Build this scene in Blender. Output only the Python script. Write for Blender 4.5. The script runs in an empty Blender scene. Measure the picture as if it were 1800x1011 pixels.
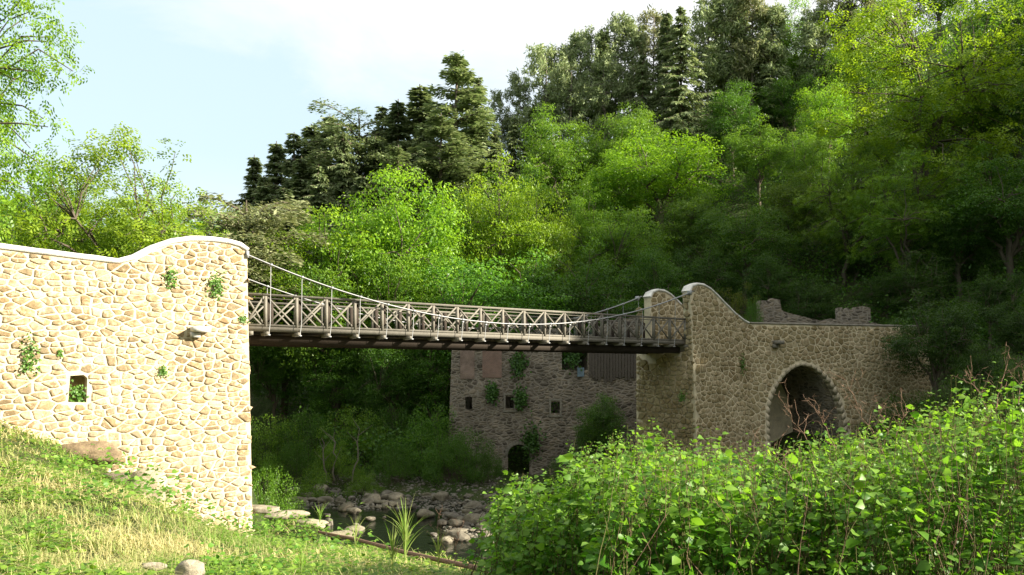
import bpy, math, random
import numpy as np
from mathutils import Vector, Matrix
random.seed(7)
RNG = np.random.default_rng(7)
F = 1413.0; HZ = 658.0                     # focal length and horizon of the photograph in its own pixels
S = bpy.context.scene
COL = S.collection
def at(px, py, Y): return np.array([(px-900)/F*Y, Y, (HZ-py)/F*Y])

# ------------------------------------------------------------------ mesh builder
class MB:
    def __init__(s): s.V=[]; s.L=[]; s.N=[]; s.T=[]; s.M=[]; s.n=0
    def add(s, verts, faces, tint=0.5, mat=0):
        verts=np.asarray(verts,dtype=np.float32).reshape(-1,3)
        if isinstance(faces,np.ndarray):
            m,k=faces.shape; s.L.append((faces+s.n).ravel().astype(np.int32)); s.N.append(np.full(m,k,np.int32))
        else:
            m=len(faces); s.N.append(np.array([len(f) for f in faces],np.int32))
            s.L.append(np.array([i for f in faces for i in f],np.int32)+s.n)
        s.M.append(np.full(m,mat,np.int32)); s.V.append(verts)
        s.T.append(np.broadcast_to(np.asarray(tint,np.float32),(len(verts),)).copy()); s.n+=len(verts)
    def merge(s,o,mat4=None):
        n0=s.n
        for v in o.V:
            if mat4 is not None: v=(v@np.array(mat4)[:3,:3].T+np.array(mat4)[:3,3]).astype(np.float32)
            s.V.append(v)
        for l in o.L: s.L.append(l+n0)
        s.N+=o.N; s.T+=o.T; s.M+=o.M; s.n+=o.n
    def build(s,name,mats,parent=None,smooth=False,loc=None):
        me=bpy.data.meshes.new(name)
        V=np.concatenate(s.V); L=np.concatenate(s.L); N=np.concatenate(s.N); T=np.concatenate(s.T); M=np.concatenate(s.M)
        if loc is not None: V=V-np.array(loc,np.float32)
        me.vertices.add(len(V)); me.vertices.foreach_set('co',V.ravel())
        me.loops.add(len(L)); me.loops.foreach_set('vertex_index',L)
        me.polygons.add(len(N)); st=np.concatenate([[0],np.cumsum(N)[:-1]]).astype(np.int32)
        me.polygons.foreach_set('loop_start',st); me.polygons.foreach_set('loop_total',N)
        me.polygons.foreach_set('material_index',M)
        if smooth: me.polygons.foreach_set('use_smooth',np.ones(len(N),bool))
        a=me.attributes.new('tint','FLOAT','POINT'); a.data.foreach_set('value',T)
        me.update(calc_edges=True); me.validate()
        for m in (mats if isinstance(mats,(list,tuple)) else [mats]): me.materials.append(m)
        o=bpy.data.objects.new(name,me); COL.objects.link(o)
        if parent: o.parent=parent
        if loc is not None: o.location=loc
        return o
def tag(o,label=None,cat=None,group=None,kind=None):
    if label: o['label']=label
    if cat: o['category']=cat
    if group: o['group']=group
    if kind: o['kind']=kind
    return o
def empty(name,loc=(0,0,0),rz=0,scale=1):
    o=bpy.data.objects.new(name,None); COL.objects.link(o); o.location=loc; o.rotation_euler=(0,0,rz)
    o.scale=scale if hasattr(scale,'__len__') else (scale,)*3
    o.empty_display_size=.3
    return o
def dup(root):
    r=root.copy(); COL.objects.link(r)
    for ch in list(root.children):
        c=ch.copy(); COL.objects.link(c); c.parent=r
    return r
def box(mb,c,ax,ay,az,hx,hy,hz,tint=.5,mat=0):
    c=np.array(c,float); A=np.array([ax,ay,az],float)*np.array([[hx],[hy],[hz]])
    v=[c+A[0]*i+A[1]*j+A[2]*k for i in(-1,1) for j in(-1,1) for k in(-1,1)]
    mb.add(v,np.array([[0,1,3,2],[4,6,7,5],[0,4,5,1],[2,3,7,6],[0,2,6,4],[1,5,7,3]]),tint,mat)
def bar(mb,a,b,w,h,up=(0,0,1),tint=.5):
    a=np.array(a,float); b=np.array(b,float); d=b-a; L=np.linalg.norm(d); d/=L
    s=np.cross(d,up); s/=np.linalg.norm(s); u=np.cross(s,d)
    box(mb,(a+b)/2,d,s,u,L/2,w/2,h/2,tint)
def tube(mb,pts,rad,sides=6,tint=.5):
    pts=np.array(pts,float); n=len(pts); rad=np.broadcast_to(rad,(n,)) if np.ndim(rad)==0 else np.array(rad)
    t=np.gradient(pts,axis=0); t/=np.linalg.norm(t,axis=1)[:,None]+1e-9
    ref=np.array([0.,0,1]) if abs(t[0,2])<.9 else np.array([1.,0,0])
    V=[]
    s=np.cross(t[0],ref); s/=np.linalg.norm(s)
    ang=np.arange(sides)*2*math.pi/sides
    for i in range(n):
        s=s-t[i]*s.dot(t[i]); s/=np.linalg.norm(s)+1e-9; u=np.cross(t[i],s)
        V.append(pts[i]+rad[i]*(np.cos(ang)[:,None]*s+np.sin(ang)[:,None]*u))
    V=np.concatenate(V); i=np.arange(n-1)[:,None]*sides; j=np.arange(sides)[None,:]; k=(j+1)%sides
    fc=np.stack([i+j,i+k,i+sides+k,i+sides+j],-1).reshape(-1,4)
    mb.add(V,fc,tint)
    mb.add(V[:sides],[list(range(sides))[::-1]],tint); mb.add(V[-sides:],[list(range(sides))],tint)

# ------------------------------------------------------------------ noise
_P=np.random.default_rng(3).random((64,64,64)).astype(np.float32)
def vnoise(p):
    p=np.asarray(p,float); i=np.floor(p).astype(int); f=p-i; f=f*f*(3-2*f)
    def g(a,b,c): return _P[(i[...,0]+a)%64,(i[...,1]+b)%64,(i[...,2]+c)%64]
    r=0
    for a in(0,1):
        for b in(0,1):
            for c in(0,1):
                r=r+g(a,b,c)*np.where(a,f[...,0],1-f[...,0])*np.where(b,f[...,1],1-f[...,1])*np.where(c,f[...,2],1-f[...,2])
    return r*2-1
def fbm(p,o=3):
    r=0;a=1
    for k in range(o): r=r+a*vnoise(np.asarray(p)*2**k+17*k); a*=.5
    return r

# ------------------------------------------------------------------ materials
def mat(name):
    m=bpy.data.materials.new(name); m.use_nodes=True; nt=m.node_tree; nt.nodes.clear()
    o=nt.nodes.new('ShaderNodeOutputMaterial'); return m,nt,o
def N(nt,t,**k):
    n=nt.nodes.new(t)
    for a,b in k.items(): setattr(n,a,b)
    return n
def lk(nt,a,b): nt.links.new(a,b)
def mixc(nt,f,a,b,bt='MIX'):
    n=N(nt,'ShaderNodeMix',data_type='RGBA',blend_type=bt)
    for s,v in((0,f),(6,a),(7,b)):
        if hasattr(v,'links') or hasattr(v,'is_output'): lk(nt,v,n.inputs[s])
        elif s==0: n.inputs[0].default_value=v
        else: n.inputs[s].default_value=(*v,1)
    return n.outputs[2]
def ramp(nt,src,stops):
    r=N(nt,'ShaderNodeValToRGB'); e=r.color_ramp.elements
    while len(e)<len(stops): e.new(.5)
    for x,(p,c) in zip(e,stops): x.position=p; x.color=(*c,1) if hasattr(c,'__len__') else (c,c,c,1)
    lk(nt,src,r.inputs[0]); return r.outputs[0]
def noise(nt,scale,detail=6,rough=.6,vec=None,dist=0):
    n=N(nt,'ShaderNodeTexNoise'); n.inputs['Scale'].default_value=scale; n.inputs['Detail'].default_value=detail
    n.inputs['Roughness'].default_value=rough; n.inputs['Distortion'].default_value=dist
    if vec is None: vec=N(nt,'ShaderNodeNewGeometry').outputs['Position']
    lk(nt,vec,n.inputs['Vector']); return n.outputs[0]
def attr(nt,nm='tint'): return N(nt,'ShaderNodeAttribute',attribute_name=nm).outputs['Fac']
def princ(nt,o,col,rough=.85,bump=None,bs=.3,bd=.03,spec=.3,metal=0):
    p=N(nt,'ShaderNodeBsdfPrincipled'); 
    if hasattr(col,'is_output'): lk(nt,col,p.inputs['Base Color'])
    else: p.inputs['Base Color'].default_value=(*col,1)
    p.inputs['Roughness'].default_value=rough; p.inputs['Specular IOR Level'].default_value=spec; p.inputs['Metallic'].default_value=metal
    if bump is not None:
        b=N(nt,'ShaderNodeBump'); b.inputs['Strength'].default_value=bs; b.inputs['Distance'].default_value=bd
        lk(nt,bump,b.inputs['Height']); lk(nt,b.outputs[0],p.inputs['Normal'])
    lk(nt,p.outputs[0],o.inputs[0]); return p
def stone_mat(name,cols,mortar,smear):
    m,nt,o=mat(name); t=attr(nt)
    c=ramp(nt,t,[(i/(len(cols)-1),c) for i,c in enumerate(cols)])
    n1=noise(nt,9,8,.7); n2=noise(nt,45,5,.7)
    c=mixc(nt,ramp(nt,n1,[(.3,0),(.75,1)]),c,[x*.55 for x in cols[1]],'MIX')if 0 else mixc(nt,.75,c,ramp(nt,n1,[(.25,.35),(.5,.9),(.75,1.4)]),'MULTIPLY')
    c=mixc(nt,.5,c,ramp(nt,n2,[(.3,.5),(.7,1.35)]),'MULTIPLY')
    c=mixc(nt,ramp(nt,noise(nt,3.5,7,.75,dist=.6),[(smear,0),(smear+.07,1)]),c,mortar)
    c=mixc(nt,.8,c,ramp(nt,noise(nt,.55,6,.7),[(.35,(.68,.62,.52)),(.55,(1.05,1.03,1)),(.7,(1.12,1.1,1.05))]),'MULTIPLY')
    h=mixc(nt,.4,n1,n2)
    princ(nt,o,c,.92,h,.8,.05,.15); return m
def mortar_mat(name,col,dark=.7):
    m,nt,o=mat(name); n1=noise(nt,2.2,8,.65); n2=noise(nt,30,5,.7)
    c=mixc(nt,.8,col,ramp(nt,n1,[(.3,dark),(.6,1.1)]),'MULTIPLY'); c=mixc(nt,.4,c,ramp(nt,n2,[(.3,.6),(.7,1.25)]),'MULTIPLY')
    princ(nt,o,c,.95,n2,.6,.03,.1); return m
M={}
M['stone_warm']=stone_mat('warm_granite_rubble',[(.34,.25,.135),(.235,.175,.10),(.41,.32,.19),(.32,.22,.115),(.46,.385,.26),(.28,.22,.135),(.38,.275,.14)],(.53,.44,.285),.50)
M['mortar_warm']=mortar_mat('lime_mortar',(.58,.50,.345),.65)
M['stone_grey']=stone_mat('weathered_granite_rubble',[(.26,.205,.105),(.34,.275,.15),(.40,.33,.20),(.28,.225,.12),(.46,.38,.245),(.35,.27,.15)],(.56,.47,.31),.56)
M['mortar_grey']=mortar_mat('old_mortar',(.66,.565,.385),.6)
M['lime']=mortar_mat('lime_coping',(.74,.71,.63),.6)
def wood(name,a,b):
    m,nt,o=mat(name); n=noise(nt,5,8,.7,dist=1.5); n2=noise(nt,60,4,.7)
    c=mixc(nt,n,a,b); c=mixc(nt,.35,c,ramp(nt,n2,[(.3,.5),(.7,1.3)]),'MULTIPLY'); princ(nt,o,c,.8,n2,.4,.01,.2); return m
M['truss']=wood('weathered_pale_timber',(.11,.10,.08),(.27,.245,.195))
M['darkwood']=wood('dark_brown_timber',(.028,.021,.015),(.055,.042,.030))
def metal(name,c,r):
    m,nt,o=mat(name); n=noise(nt,12,6,.7); princ(nt,o,mixc(nt,n,[x*.8 for x in c],[x*1.15 for x in c]),r,None,spec=.5,metal=.35); return m
M['cable']=metal('galvanised_cable',(.24,.24,.235),.45)
M['rod']=metal('hanger_steel',(.38,.38,.37),.5)
def bark(name,a,b):
    m,nt,o=mat(name); g=N(nt,'ShaderNodeNewGeometry'); mp=N(nt,'ShaderNodeMapping'); mp.inputs['Scale'].default_value=(6,6,1.2); lk(nt,g.outputs['Position'],mp.inputs[0])
    n=noise(nt,2.5,8,.7,mp.outputs[0]); princ(nt,o,mixc(nt,n,a,b),.9,n,.8,.05,.1); return m
M['bark']=bark('grey_brown_bark',(.05,.04,.03),(.17,.14,.10))
M['bark_pale']=bark('pale_conifer_bark',(.12,.10,.08),(.30,.26,.21))
M['dead']=bark('dry_brown_stem',(.12,.07,.045),(.29,.19,.13))
M['knotstem']=bark('green_brown_stem',(.07,.09,.02),(.16,.13,.06))
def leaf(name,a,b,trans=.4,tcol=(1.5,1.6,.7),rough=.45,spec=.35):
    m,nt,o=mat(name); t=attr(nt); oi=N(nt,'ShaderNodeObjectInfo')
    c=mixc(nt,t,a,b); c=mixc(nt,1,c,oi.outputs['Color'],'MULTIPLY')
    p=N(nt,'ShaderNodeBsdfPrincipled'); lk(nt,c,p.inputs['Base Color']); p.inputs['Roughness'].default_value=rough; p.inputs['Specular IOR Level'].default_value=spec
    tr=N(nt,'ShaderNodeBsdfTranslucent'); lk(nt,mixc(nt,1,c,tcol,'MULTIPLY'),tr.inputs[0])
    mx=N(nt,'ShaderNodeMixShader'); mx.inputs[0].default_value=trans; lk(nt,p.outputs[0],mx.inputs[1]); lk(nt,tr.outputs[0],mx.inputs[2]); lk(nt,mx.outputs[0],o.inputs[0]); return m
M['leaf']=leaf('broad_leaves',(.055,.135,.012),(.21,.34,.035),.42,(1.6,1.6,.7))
M['needle']=leaf('needles',(.11,.165,.06),(.33,.355,.20),.3,(1.1,1.1,.8),.6,.2)
M['knot']=leaf('knotweed_leaves',(.06,.17,.015),(.25,.40,.06),.45,(1.4,1.5,.6),.45,.3)
M['grass']=leaf('grass_blades',(.14,.27,.03),(.56,.49,.23),.35,(1.2,1.2,.7),.6,.2)
M['ivy']=leaf('ivy_leaves',(.04,.10,.015),(.10,.20,.03),.3)
m,nt,o=mat('forest_floor'); n1=noise(nt,.5,8,.7); n2=noise(nt,6,8,.7)
c=ramp(nt,n1,[(.3,(.028,.045,.014)),(.5,(.05,.075,.02)),(.7,(.10,.085,.05))]); c=mixc(nt,.7,c,ramp(nt,n2,[(.3,.5),(.7,1.4)]),'MULTIPLY')
princ(nt,o,c,.95,n2,1,.15,.1); M['ground']=m
m,nt,o=mat('water'); n=noise(nt,2.2,5,.6,dist=.5); p=princ(nt,o,(.012,.016,.010),.05,n,.35,.06,.6); M['water']=m
m,nt,o=mat('river_rock'); n1=noise(nt,3,8,.7); n2=noise(nt,25,6,.7); oi=N(nt,'ShaderNodeObjectInfo')
c=ramp(nt,n1,[(.3,(.10,.09,.07)),(.55,(.23,.21,.17)),(.75,(.34,.32,.27))]); c=mixc(nt,.6,c,ramp(nt,n2,[(.3,.5),(.7,1.3)]),'MULTIPLY'); c=mixc(nt,1,c,oi.outputs['Color'],'MULTIPLY')
princ(nt,o,c,.85,n2,.7,.04,.25); M['rock']=m
# old ruin masonry: small rubble through a voronoi pattern
m,nt,o=mat('ruin_rubble'); g=N(nt,'ShaderNodeNewGeometry'); mp=N(nt,'ShaderNodeMapping'); mp.inputs['Scale'].default_value=(2.6,2.6,5.2); lk(nt,g.outputs['Position'],mp.inputs[0])
wz=N(nt,'ShaderNodeVectorMath',operation='ADD'); nn=N(nt,'ShaderNodeTexNoise'); nn.inputs['Scale'].default_value=1.2; lk(nt,g.outputs['Position'],nn.inputs['Vector']); lk(nt,nn.outputs[1],wz.inputs[0]); lk(nt,mp.outputs[0],wz.inputs[1])
v=N(nt,'ShaderNodeTexVoronoi',feature='F1'); v.inputs['Scale'].default_value=1; lk(nt,wz.outputs[0],v.inputs['Vector'])
ve=N(nt,'ShaderNodeTexVoronoi',feature='DISTANCE_TO_EDGE'); ve.inputs['Scale'].default_value=1; lk(nt,wz.outputs[0],ve.inputs['Vector'])
sc=N(nt,'ShaderNodeSeparateColor'); lk(nt,v.outputs['Color'],sc.inputs[0])
c=ramp(nt,sc.outputs[0],[(0,(.09,.075,.058)),(.4,(.19,.16,.12)),(.7,(.25,.205,.15)),(1,(.15,.13,.10))])
c=mixc(nt,ramp(nt,ve.outputs[0],[(.03,1),(.12,0)]),c,(.27,.235,.19)); c=mixc(nt,.7,c,ramp(nt,noise(nt,.8,6,.7),[(.35,.55),(.65,1.3)]),'MULTIPLY')
princ(nt,o,c,.95,ve.outputs[0],1,.12,.1); M['ruin']=m
m,nt,o=mat('pink_brick_infill'); g=N(nt,'ShaderNodeNewGeometry'); mp=N(nt,'ShaderNodeMapping'); mp.inputs['Rotation'].default_value=(math.pi/2,0,0); lk(nt,g.outputs['Position'],mp.inputs[0])
b=N(nt,'ShaderNodeTexBrick'); lk(nt,mp.outputs[0],b.inputs['Vector']); b.inputs['Scale'].default_value=3.2; b.inputs['Color1'].default_value=(.25,.155,.12,1); b.inputs['Color2'].default_value=(.21,.14,.11,1); b.inputs['Mortar'].default_value=(.26,.21,.17,1)
c=mixc(nt,.7,b.outputs[0],ramp(nt,noise(nt,1.5,8,.7),[(.3,.55),(.7,1.3)]),'MULTIPLY'); princ(nt,o,c,.95,noise(nt,20),.4,.02,.1); M['brick']=m
M['plaster']=mortar_mat('old_plaster',(.27,.20,.16),.5)
M['jamb']=mortar_mat('dressed_stone',(.26,.235,.19),.6)
M['ringstone']=mortar_mat('arch_stone',(.50,.43,.30),.6)
M['planks']=wood('weathered_grey_planks',(.05,.042,.034),(.14,.12,.095))
M['bluecloth']=mortar_mat('faded_blue_board',(.16,.22,.26),.8)
M['road']=mortar_mat('gravel_road',(.32,.29,.23),.6)

# ------------------------------------------------------------------ terrain
def sd(P,line):
    P=np.asarray(P,float); best=np.full(P.shape[:-1],1e9); sg=np.zeros(P.shape[:-1])
    for a,b in zip(line[:-1],line[1:]):
        a=np.array(a,float); b=np.array(b,float); d=b-a; t=np.clip(((P-a)@d)/(d@d),0,1); q=a+t[...,None]*d
        r=np.hypot(P[...,0]-q[...,0],P[...,1]-q[...,1]); cr=d[0]*(P[...,1]-a[1])-d[1]*(P[...,0]-a[0])
        w=r<best-1e-6; best=np.where(w,r,best); sg=np.where(w,np.sign(cr),sg)
    return best*sg
LN=[(-70,160),(-42,90),(-24,55),(-13,38),(-10.1,31),(-6.7,25),(-2.5,18),(-.4,14.5),(5,13.8),(12,14),(40,16),(300,10)]
LF=[(-66,165),(-34,90),(-20,60),(-14,50.5),(-4,45.5),(1,40),(4,33),(8,27),(20,24),(300,16)]
CT=np.array([(0,0,-1.7),(-5,0,-1.3),(5,0,-2.2),(14,0,-2.6),(30,5,-2.5),(0,-20,-1.5),(-20,-10,.5),(30,-20,-1),(-5.7,9,-2.2),(-10,16,-1.95),(-15.9,24.2,-1.45),(-12.6,26.2,-3.55),(-14.2,25.2,-2.35),(-12,22,-2.5),(-8.5,14,-2.1),(-10.7,27.3,-5.0),(-9,28.2,-5.95),
 (-18.5,22.6,-.8),(-22,20,0),(-8,18,-3.0),(-6.6,20,-4.55),(-7.9,24,-5.15),(-3.9,12,-2.95),(-2,9,-2.6),(-1,12,-3.15),(-2.9,17.4,-3.95),(-6.9,24.3,-4.55),(-10.2,30.5,-5.1),(3,9,-3.0),(3,12,-3.6),(8,10,-3.1),(12,12,-3.5),(16,12,-3.4),
 (-13,38,-4),(-20,40,-1),(-30,45,1.5),(-30,60,3),(-45,80,8),(-80,100,20),(-60,50,6),(-100,60,15),(-40,20,2),(-60,10,3),(-25,32,0),(-120,140,26),(-60,120,12),(60,-12,10),(100,0,24),(300,0,60),(0,-60,26),(60,-60,30),(-60,-50,24),(0,-150,60),(-300,0,10),(-300,200,40)],float)  # points behind and right of the camera add an unseen hill blocking sky light
_n=len(CT); _A=np.zeros((_n+3,_n+3)); _A[:_n,:_n]=np.sqrt(((CT[:,None,:2]-CT[None,:,:2])**2).sum(-1)+1.0)-0.0*np.eye(_n)
_A[:_n,_n]=1; _A[:_n,_n+1:]=CT[:,:2]; _A[_n,:_n]=1; _A[_n+1:,:_n]=CT[:,:2].T
RW=np.linalg.solve(_A,np.concatenate([CT[:,2],[0,0,0]]))
def smooth(x): x=np.clip(x,0,1); return x*x*(3-2*x)
def ground(X,Y,detail=True):
    X=np.asarray(X,float); Y=np.asarray(Y,float); P=np.stack([X,Y],-1)
    zN=np.clip((np.sqrt((X[...,None]-CT[:,0])**2+(Y[...,None]-CT[:,1])**2+1.0)@RW[:-3])+RW[-3]+RW[-2]*X+RW[-1]*Y,-6,45)
    dn=-sd(P,LN); df=sd(P,LF)
    q=X*.814+Y*.58; bed=-7.75
    Fz=-6.7+.42*np.clip(q-36,0,170)+.36*np.clip(Y-58,0,62)
    a=.243*X+.97*Y; Dd=.97*X-.243*Y
    cr=np.interp(a,[22,27,33,37,40,44,50,58,70,76,90,120],[-6,5,15,20,23.5,24,24,26.5,28.5,26.5,22,20])
    Fz=np.maximum(Fz,-7+(cr+7)*np.where(Dd<50,np.exp(-((Dd-50)/15)**2),1))
    Fz=Fz+24*np.exp(-((X+150)/70)**2-((Y-260)/60)**2)
    zf=bed+(Fz-bed)*smooth((df+1.5)/5); zf=np.where(df<-1.5,bed,zf)
    zn=np.where(dn>=0,zN,bed+(zN-bed)*smooth(1+dn/1.6))
    z=np.maximum(zf,zn)
    # level cutting of the right approach road against the slope
    if detail:
        p3=np.stack([X,Y,X*0],-1); far=smooth((Y-45)/30)
        z=z+fbm(p3*.35)*(.10+.5*far)+fbm(p3*1.6+5)*.05
    return z
SPB=0
def axis(lo,hi,mid0,mid1,fine,grow=1.12):
    v=list(np.arange(mid0,mid1,fine)); s=fine; x=v[-1]
    while x<hi: s*=grow; x+=s; v.append(x)
    s=fine; x=v[0]; L=[]
    while x>lo: s*=grow; x-=s; L.append(x)
    return np.array(L[::-1]+v)
gx=axis(-900,900,-24,28,.4); gy=axis(-500,1400,3,60,.4)
GX,GY=np.meshgrid(gx,gy,indexing='ij'); GZ=ground(GX,GY)
mb=MB(); nx,ny=GX.shape
I=(np.arange(nx-1)[:,None]*ny+np.arange(ny-1)[None,:]); fc=np.stack([I,I+ny,I+ny+1,I+1],-1).reshape(-1,4)
mb.add(np.stack([GX,GY,GZ],-1).reshape(-1,3),fc)
tag(mb.build('ground',M['ground'],smooth=True),'grassy river bank and wooded valley slopes',kind='structure')
mb=MB(); k=60; wx=np.linspace(-90,140,k); wy=np.linspace(8,170,k); WX,WY=np.meshgrid(wx,wy,indexing='ij'); I=(np.arange(k-1)[:,None]*k+np.arange(k-1)[None,:])
mb.add(np.stack([WX,WY,WX*0-7.2],-1).reshape(-1,3),np.stack([I,I+k,I+k+1,I+1],-1).reshape(-1,4))
tag(mb.build('river_water',M['water'],smooth=True),'dark shallow river under the bridge',kind='structure')
def gz(x,y): return float(ground(np.array([x]),np.array([y]))[0])

# ------------------------------------------------------------------ masonry
D=np.array([.814,.581,0]); NR=np.array([.581,-.814,0]); PB=-NR          # along the bridge, out of its near face
O0=np.array([-9.5,28.9,0])
E=np.array([24.0-13.3,48.5-45.17,0]); E/=np.linalg.norm(E); NE=np.array([E[1],-E[0],0]); A28=O0+D*28
BAT=.065; MIT=NR+NE; MIT/=MIT@NR
def front(u,z,dep=0):           # near face of abutments and approach walls; u metres along, z up, dep inwards
    if u<=28: p=O0+D*u; n=NR
    else: p=A28+E*(u-28); n=NE
    m=MIT if u>20 else NR
    return np.array([p[0],p[1],z])+m*(BAT*(2.9-z)-dep), n
def polyclip(poly,mid,nrm):
    out=[]; k=len(poly)
    dd=[(p[0]-mid[0])*nrm[0]+(p[1]-mid[1])*nrm[1] for p in poly]
    for i in range(k):
        a,b=poly[i],poly[(i+1)%k]; da,db=dd[i],dd[(i+1)%k]
        if da<=0: out.append(a)
        if da*db<0: t=da/(da-db); out.append((a[0]+(b[0]-a[0])*t,a[1]+(b[1]-a[1])*t))
    return out
def stones(mb,u0,u1,v0,v1,inside,mp,rowh,wid,seed,gap=.03,proud=.03,drop=.12,jit=.30):
    rg=random.Random(seed); asp=rowh/wid; seeds=[]
    v=v0-rowh; r=0
    while v<v1+rowh:
        u=u0-wid*rg.random()
        while u<u1+wid:
            if rg.random()>drop: seeds.append((u+rg.uniform(-jit,jit)*wid*.8,v+rg.uniform(-jit,jit)*rowh*.8+.08*math.sin(u*.7+seed)))
            u+=wid*rg.uniform(.62,1.4)
        v+=rowh*rg.uniform(.85,1.15)
    A=np.array(seeds); B=A*np.array([asp,1])
    for i in range(len(A)):
        cu,cv=A[i]
        if not(u0-.1<cu<u1+.1 and v0-.1<cv<v1+.1) or not inside(cu,cv): continue
        d=np.hypot(*(B-B[i]).T); nb=np.argsort(d)[1:16]
        R=rowh*1.1; c=(B[i][0],B[i][1]); poly=[(c[0]-R,c[1]-R),(c[0]+R,c[1]-R),(c[0]+R,c[1]+R),(c[0]-R,c[1]+R)]
        for j in nb:
            if d[j]>2.4*R: break
            n=((B[j]-B[i])/d[j]); mid=(B[i]+B[j])/2-n*gap*rg.uniform(.35,.75); poly=polyclip(poly,mid,n)
            if len(poly)<3: break
        if len(poly)<3: continue
        poly=[(p[0]/asp,p[1]) for p in poly]
        # keep the stone inside the wall
        m=(sum(p[0] for p in poly)/len(poly),sum(p[1] for p in poly)/len(poly)); ok=[]
        for p in poly:
            t=1.0
            while t>.25 and not inside(m[0]+(p[0]-m[0])*t,m[1]+(p[1]-m[1])*t): t-=.08
            ok.append((m[0]+(p[0]-m[0])*t,m[1]+(p[1]-m[1])*t))
        poly=ok
        q=[]; k=len(poly)
        for a in range(k):
            p0,p1=poly[a],poly[(a+1)%k]; L=math.hypot(p1[0]-p0[0],p1[1]-p0[1]); q.append(p0); ns=int(L/.13)
            for e in range(1,ns+1):
                t=e/(ns+1); q.append((p0[0]+(p1[0]-p0[0])*t+rg.uniform(-.011,.011),p0[1]+(p1[1]-p0[1])*t+rg.uniform(-.011,.011)))
        poly=q
        for _ in range(1):
            q=[]; k=len(poly)
            for a in range(k):
                p0,p1=poly[a],poly[(a+1)%k]
                L=math.hypot(p1[0]-p0[0],p1[1]-p0[1])
                if L<.02 : q.append(((p0[0]+p1[0])/2,(p0[1]+p1[1])/2)); continue
                w_=.86 if _==0 else .76; q.append((p0[0]*w_+p1[0]*(1-w_),p0[1]*w_+p1[1]*(1-w_))); q.append((p0[0]*(1-w_)+p1[0]*w_,p0[1]*(1-w_)+p1[1]*w_))
            poly=q
        k=len(poly); h=proud*rg.uniform(.4,1.5)
        ax,ay=rg.uniform(-.35,.35)*h,rg.uniform(-.35,.35)*h
        V=[]
        for s,hh in((1.0,-.01),(.96,h*.55),(.86,h),(.5,h*1.08)):
            for p in poly:
                jx=1+rg.uniform(-.04,.04) if s>.9 else 1+rg.uniform(-.06,.06)
                uu=m[0]+(p[0]-m[0])*s*jx; vv=m[1]+(p[1]-m[1])*s*jx
                P,n=mp(uu,vv); V.append(P+n*(hh+(ax*(uu-m[0])/wid+ay*(vv-m[1])/rowh if s<.99 else 0)+(rg.uniform(-.1,.1)*h if s<.99 else 0)))
        fs=[]
        for s in range(3):
            for a in range(k):
                b=(a+1)%k; fs.append([s*k+a,s*k+b,(s+1)*k+b,(s+1)*k+a])
        fs.append([3*k+a for a in range(k)])
        mb.add(V,fs,rg.random())
def fill(loops):
    """triangulate an outline with holes -> verts2d, tris"""
    import bmesh
    bm=bmesh.new(); es=[]
    for lp in loops:
        vs=[bm.verts.new((p[0],p[1],0)) for p in lp]
        es+=[bm.edges.new((vs[i],vs[(i+1)%len(vs)])) for i in range(len(vs))]
    bmesh.ops.triangle_fill(bm,edges=es,use_beauty=True); bm.verts.index_update()
    v=[(x.co.x,x.co.y) for x in bm.verts]; f=[[y.index for y in x.verts] for x in bm.faces]
    bm.free(); return v,f
def dens(lp,step=.7):
    o=[]
    for i in range(len(lp)):
        a,b=lp[i],lp[(i+1)%len(lp)]; n=max(1,int(math.hypot(b[0]-a[0],b[1]-a[1])/step))
        for k in range(n): o.append((a[0]+(b[0]-a[0])*k/n,a[1]+(b[1]-a[1])*k/n))
    return o
def slab(mb,outline,holes,mp,th,tint=.5):
    lps=[dens(outline)]+[dens(h) for h in holes]
    v,f=fill(lps); n=len(v)
    Fv=[mp(a,b,0) for a,b in v]; Bv=[mp(a,b,th) for a,b in v]
    mb.add(Fv+Bv,f+[[i+n for i in t[::-1]] for t in f],tint)
    for lp in lps:
        k=len(lp); V=[mp(a,b,0) for a,b in lp]+[mp(a,b,th) for a,b in lp]
        mb.add(V,[[i,(i+1)%k,k+(i+1)%k,k+i] for i in range(k)],tint)
def coping(mb,pts,mp,th,h=.15,over=.06,tint=.5):
    """a thick lime cap swept along the top polyline"""
    q=[]
    for (a,b) in zip(pts[:-1],pts[1:]):
        n=max(1,int(math.hypot(b[0]-a[0],b[1]-a[1])/.3))
        for k in range(n): q.append((a[0]+(b[0]-a[0])*k/n,a[1]+(b[1]-a[1])*k/n))
    q.append(pts[-1]); n=len(q); rg=random.Random(n)
    V=[]
    for i,(u,z) in enumerate(q):
        a=q[max(0,i-1)]; b=q[min(n-1,i+1)]; t=(b[0]-a[0],b[1]-a[1]); L=math.hypot(*t); nx_,nz=-t[1]/L,t[0]/L
        j=rg.uniform(-.012,.012)
        for (dd,hh) in((-over+j,.004),(-over+j,h*.75),(-over+.05,h+j),(th/2,h*1.12+j),(th+over-.05,h),(th+over,h*.75),(th+over,.004)):
            V.append(mp(u+nx_*hh,z+nz*hh,dd))
    k=7; fs=[[i*k+a,i*k+(a+1)%k,(i+1)*k+(a+1)%k,(i+1)*k+a] for i in range(n-1) for a in range(k)]
    fs+=[list(range(k)),[(n-1)*k+a for a in range(k)][::-1]]
    mb.add(V,fs,tint)
fp=lambda u,z,dep: front(u,z,dep)[0]
W=4.15; TH=.62
def back_front(u,z,dep=0):       # the far parapet: near face sits W-TH behind the near wall's plane (no batter)
    p=(O0+D*u) if u<=28 else A28+E*(u-28)
    n=NR if u<=28 else NE; m=MIT if u>20 else NR
    return np.array([p[0],p[1],z])-m*(W-TH+dep), n
bp=lambda u,z,dep: back_front(u,z,dep)[0]
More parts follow.
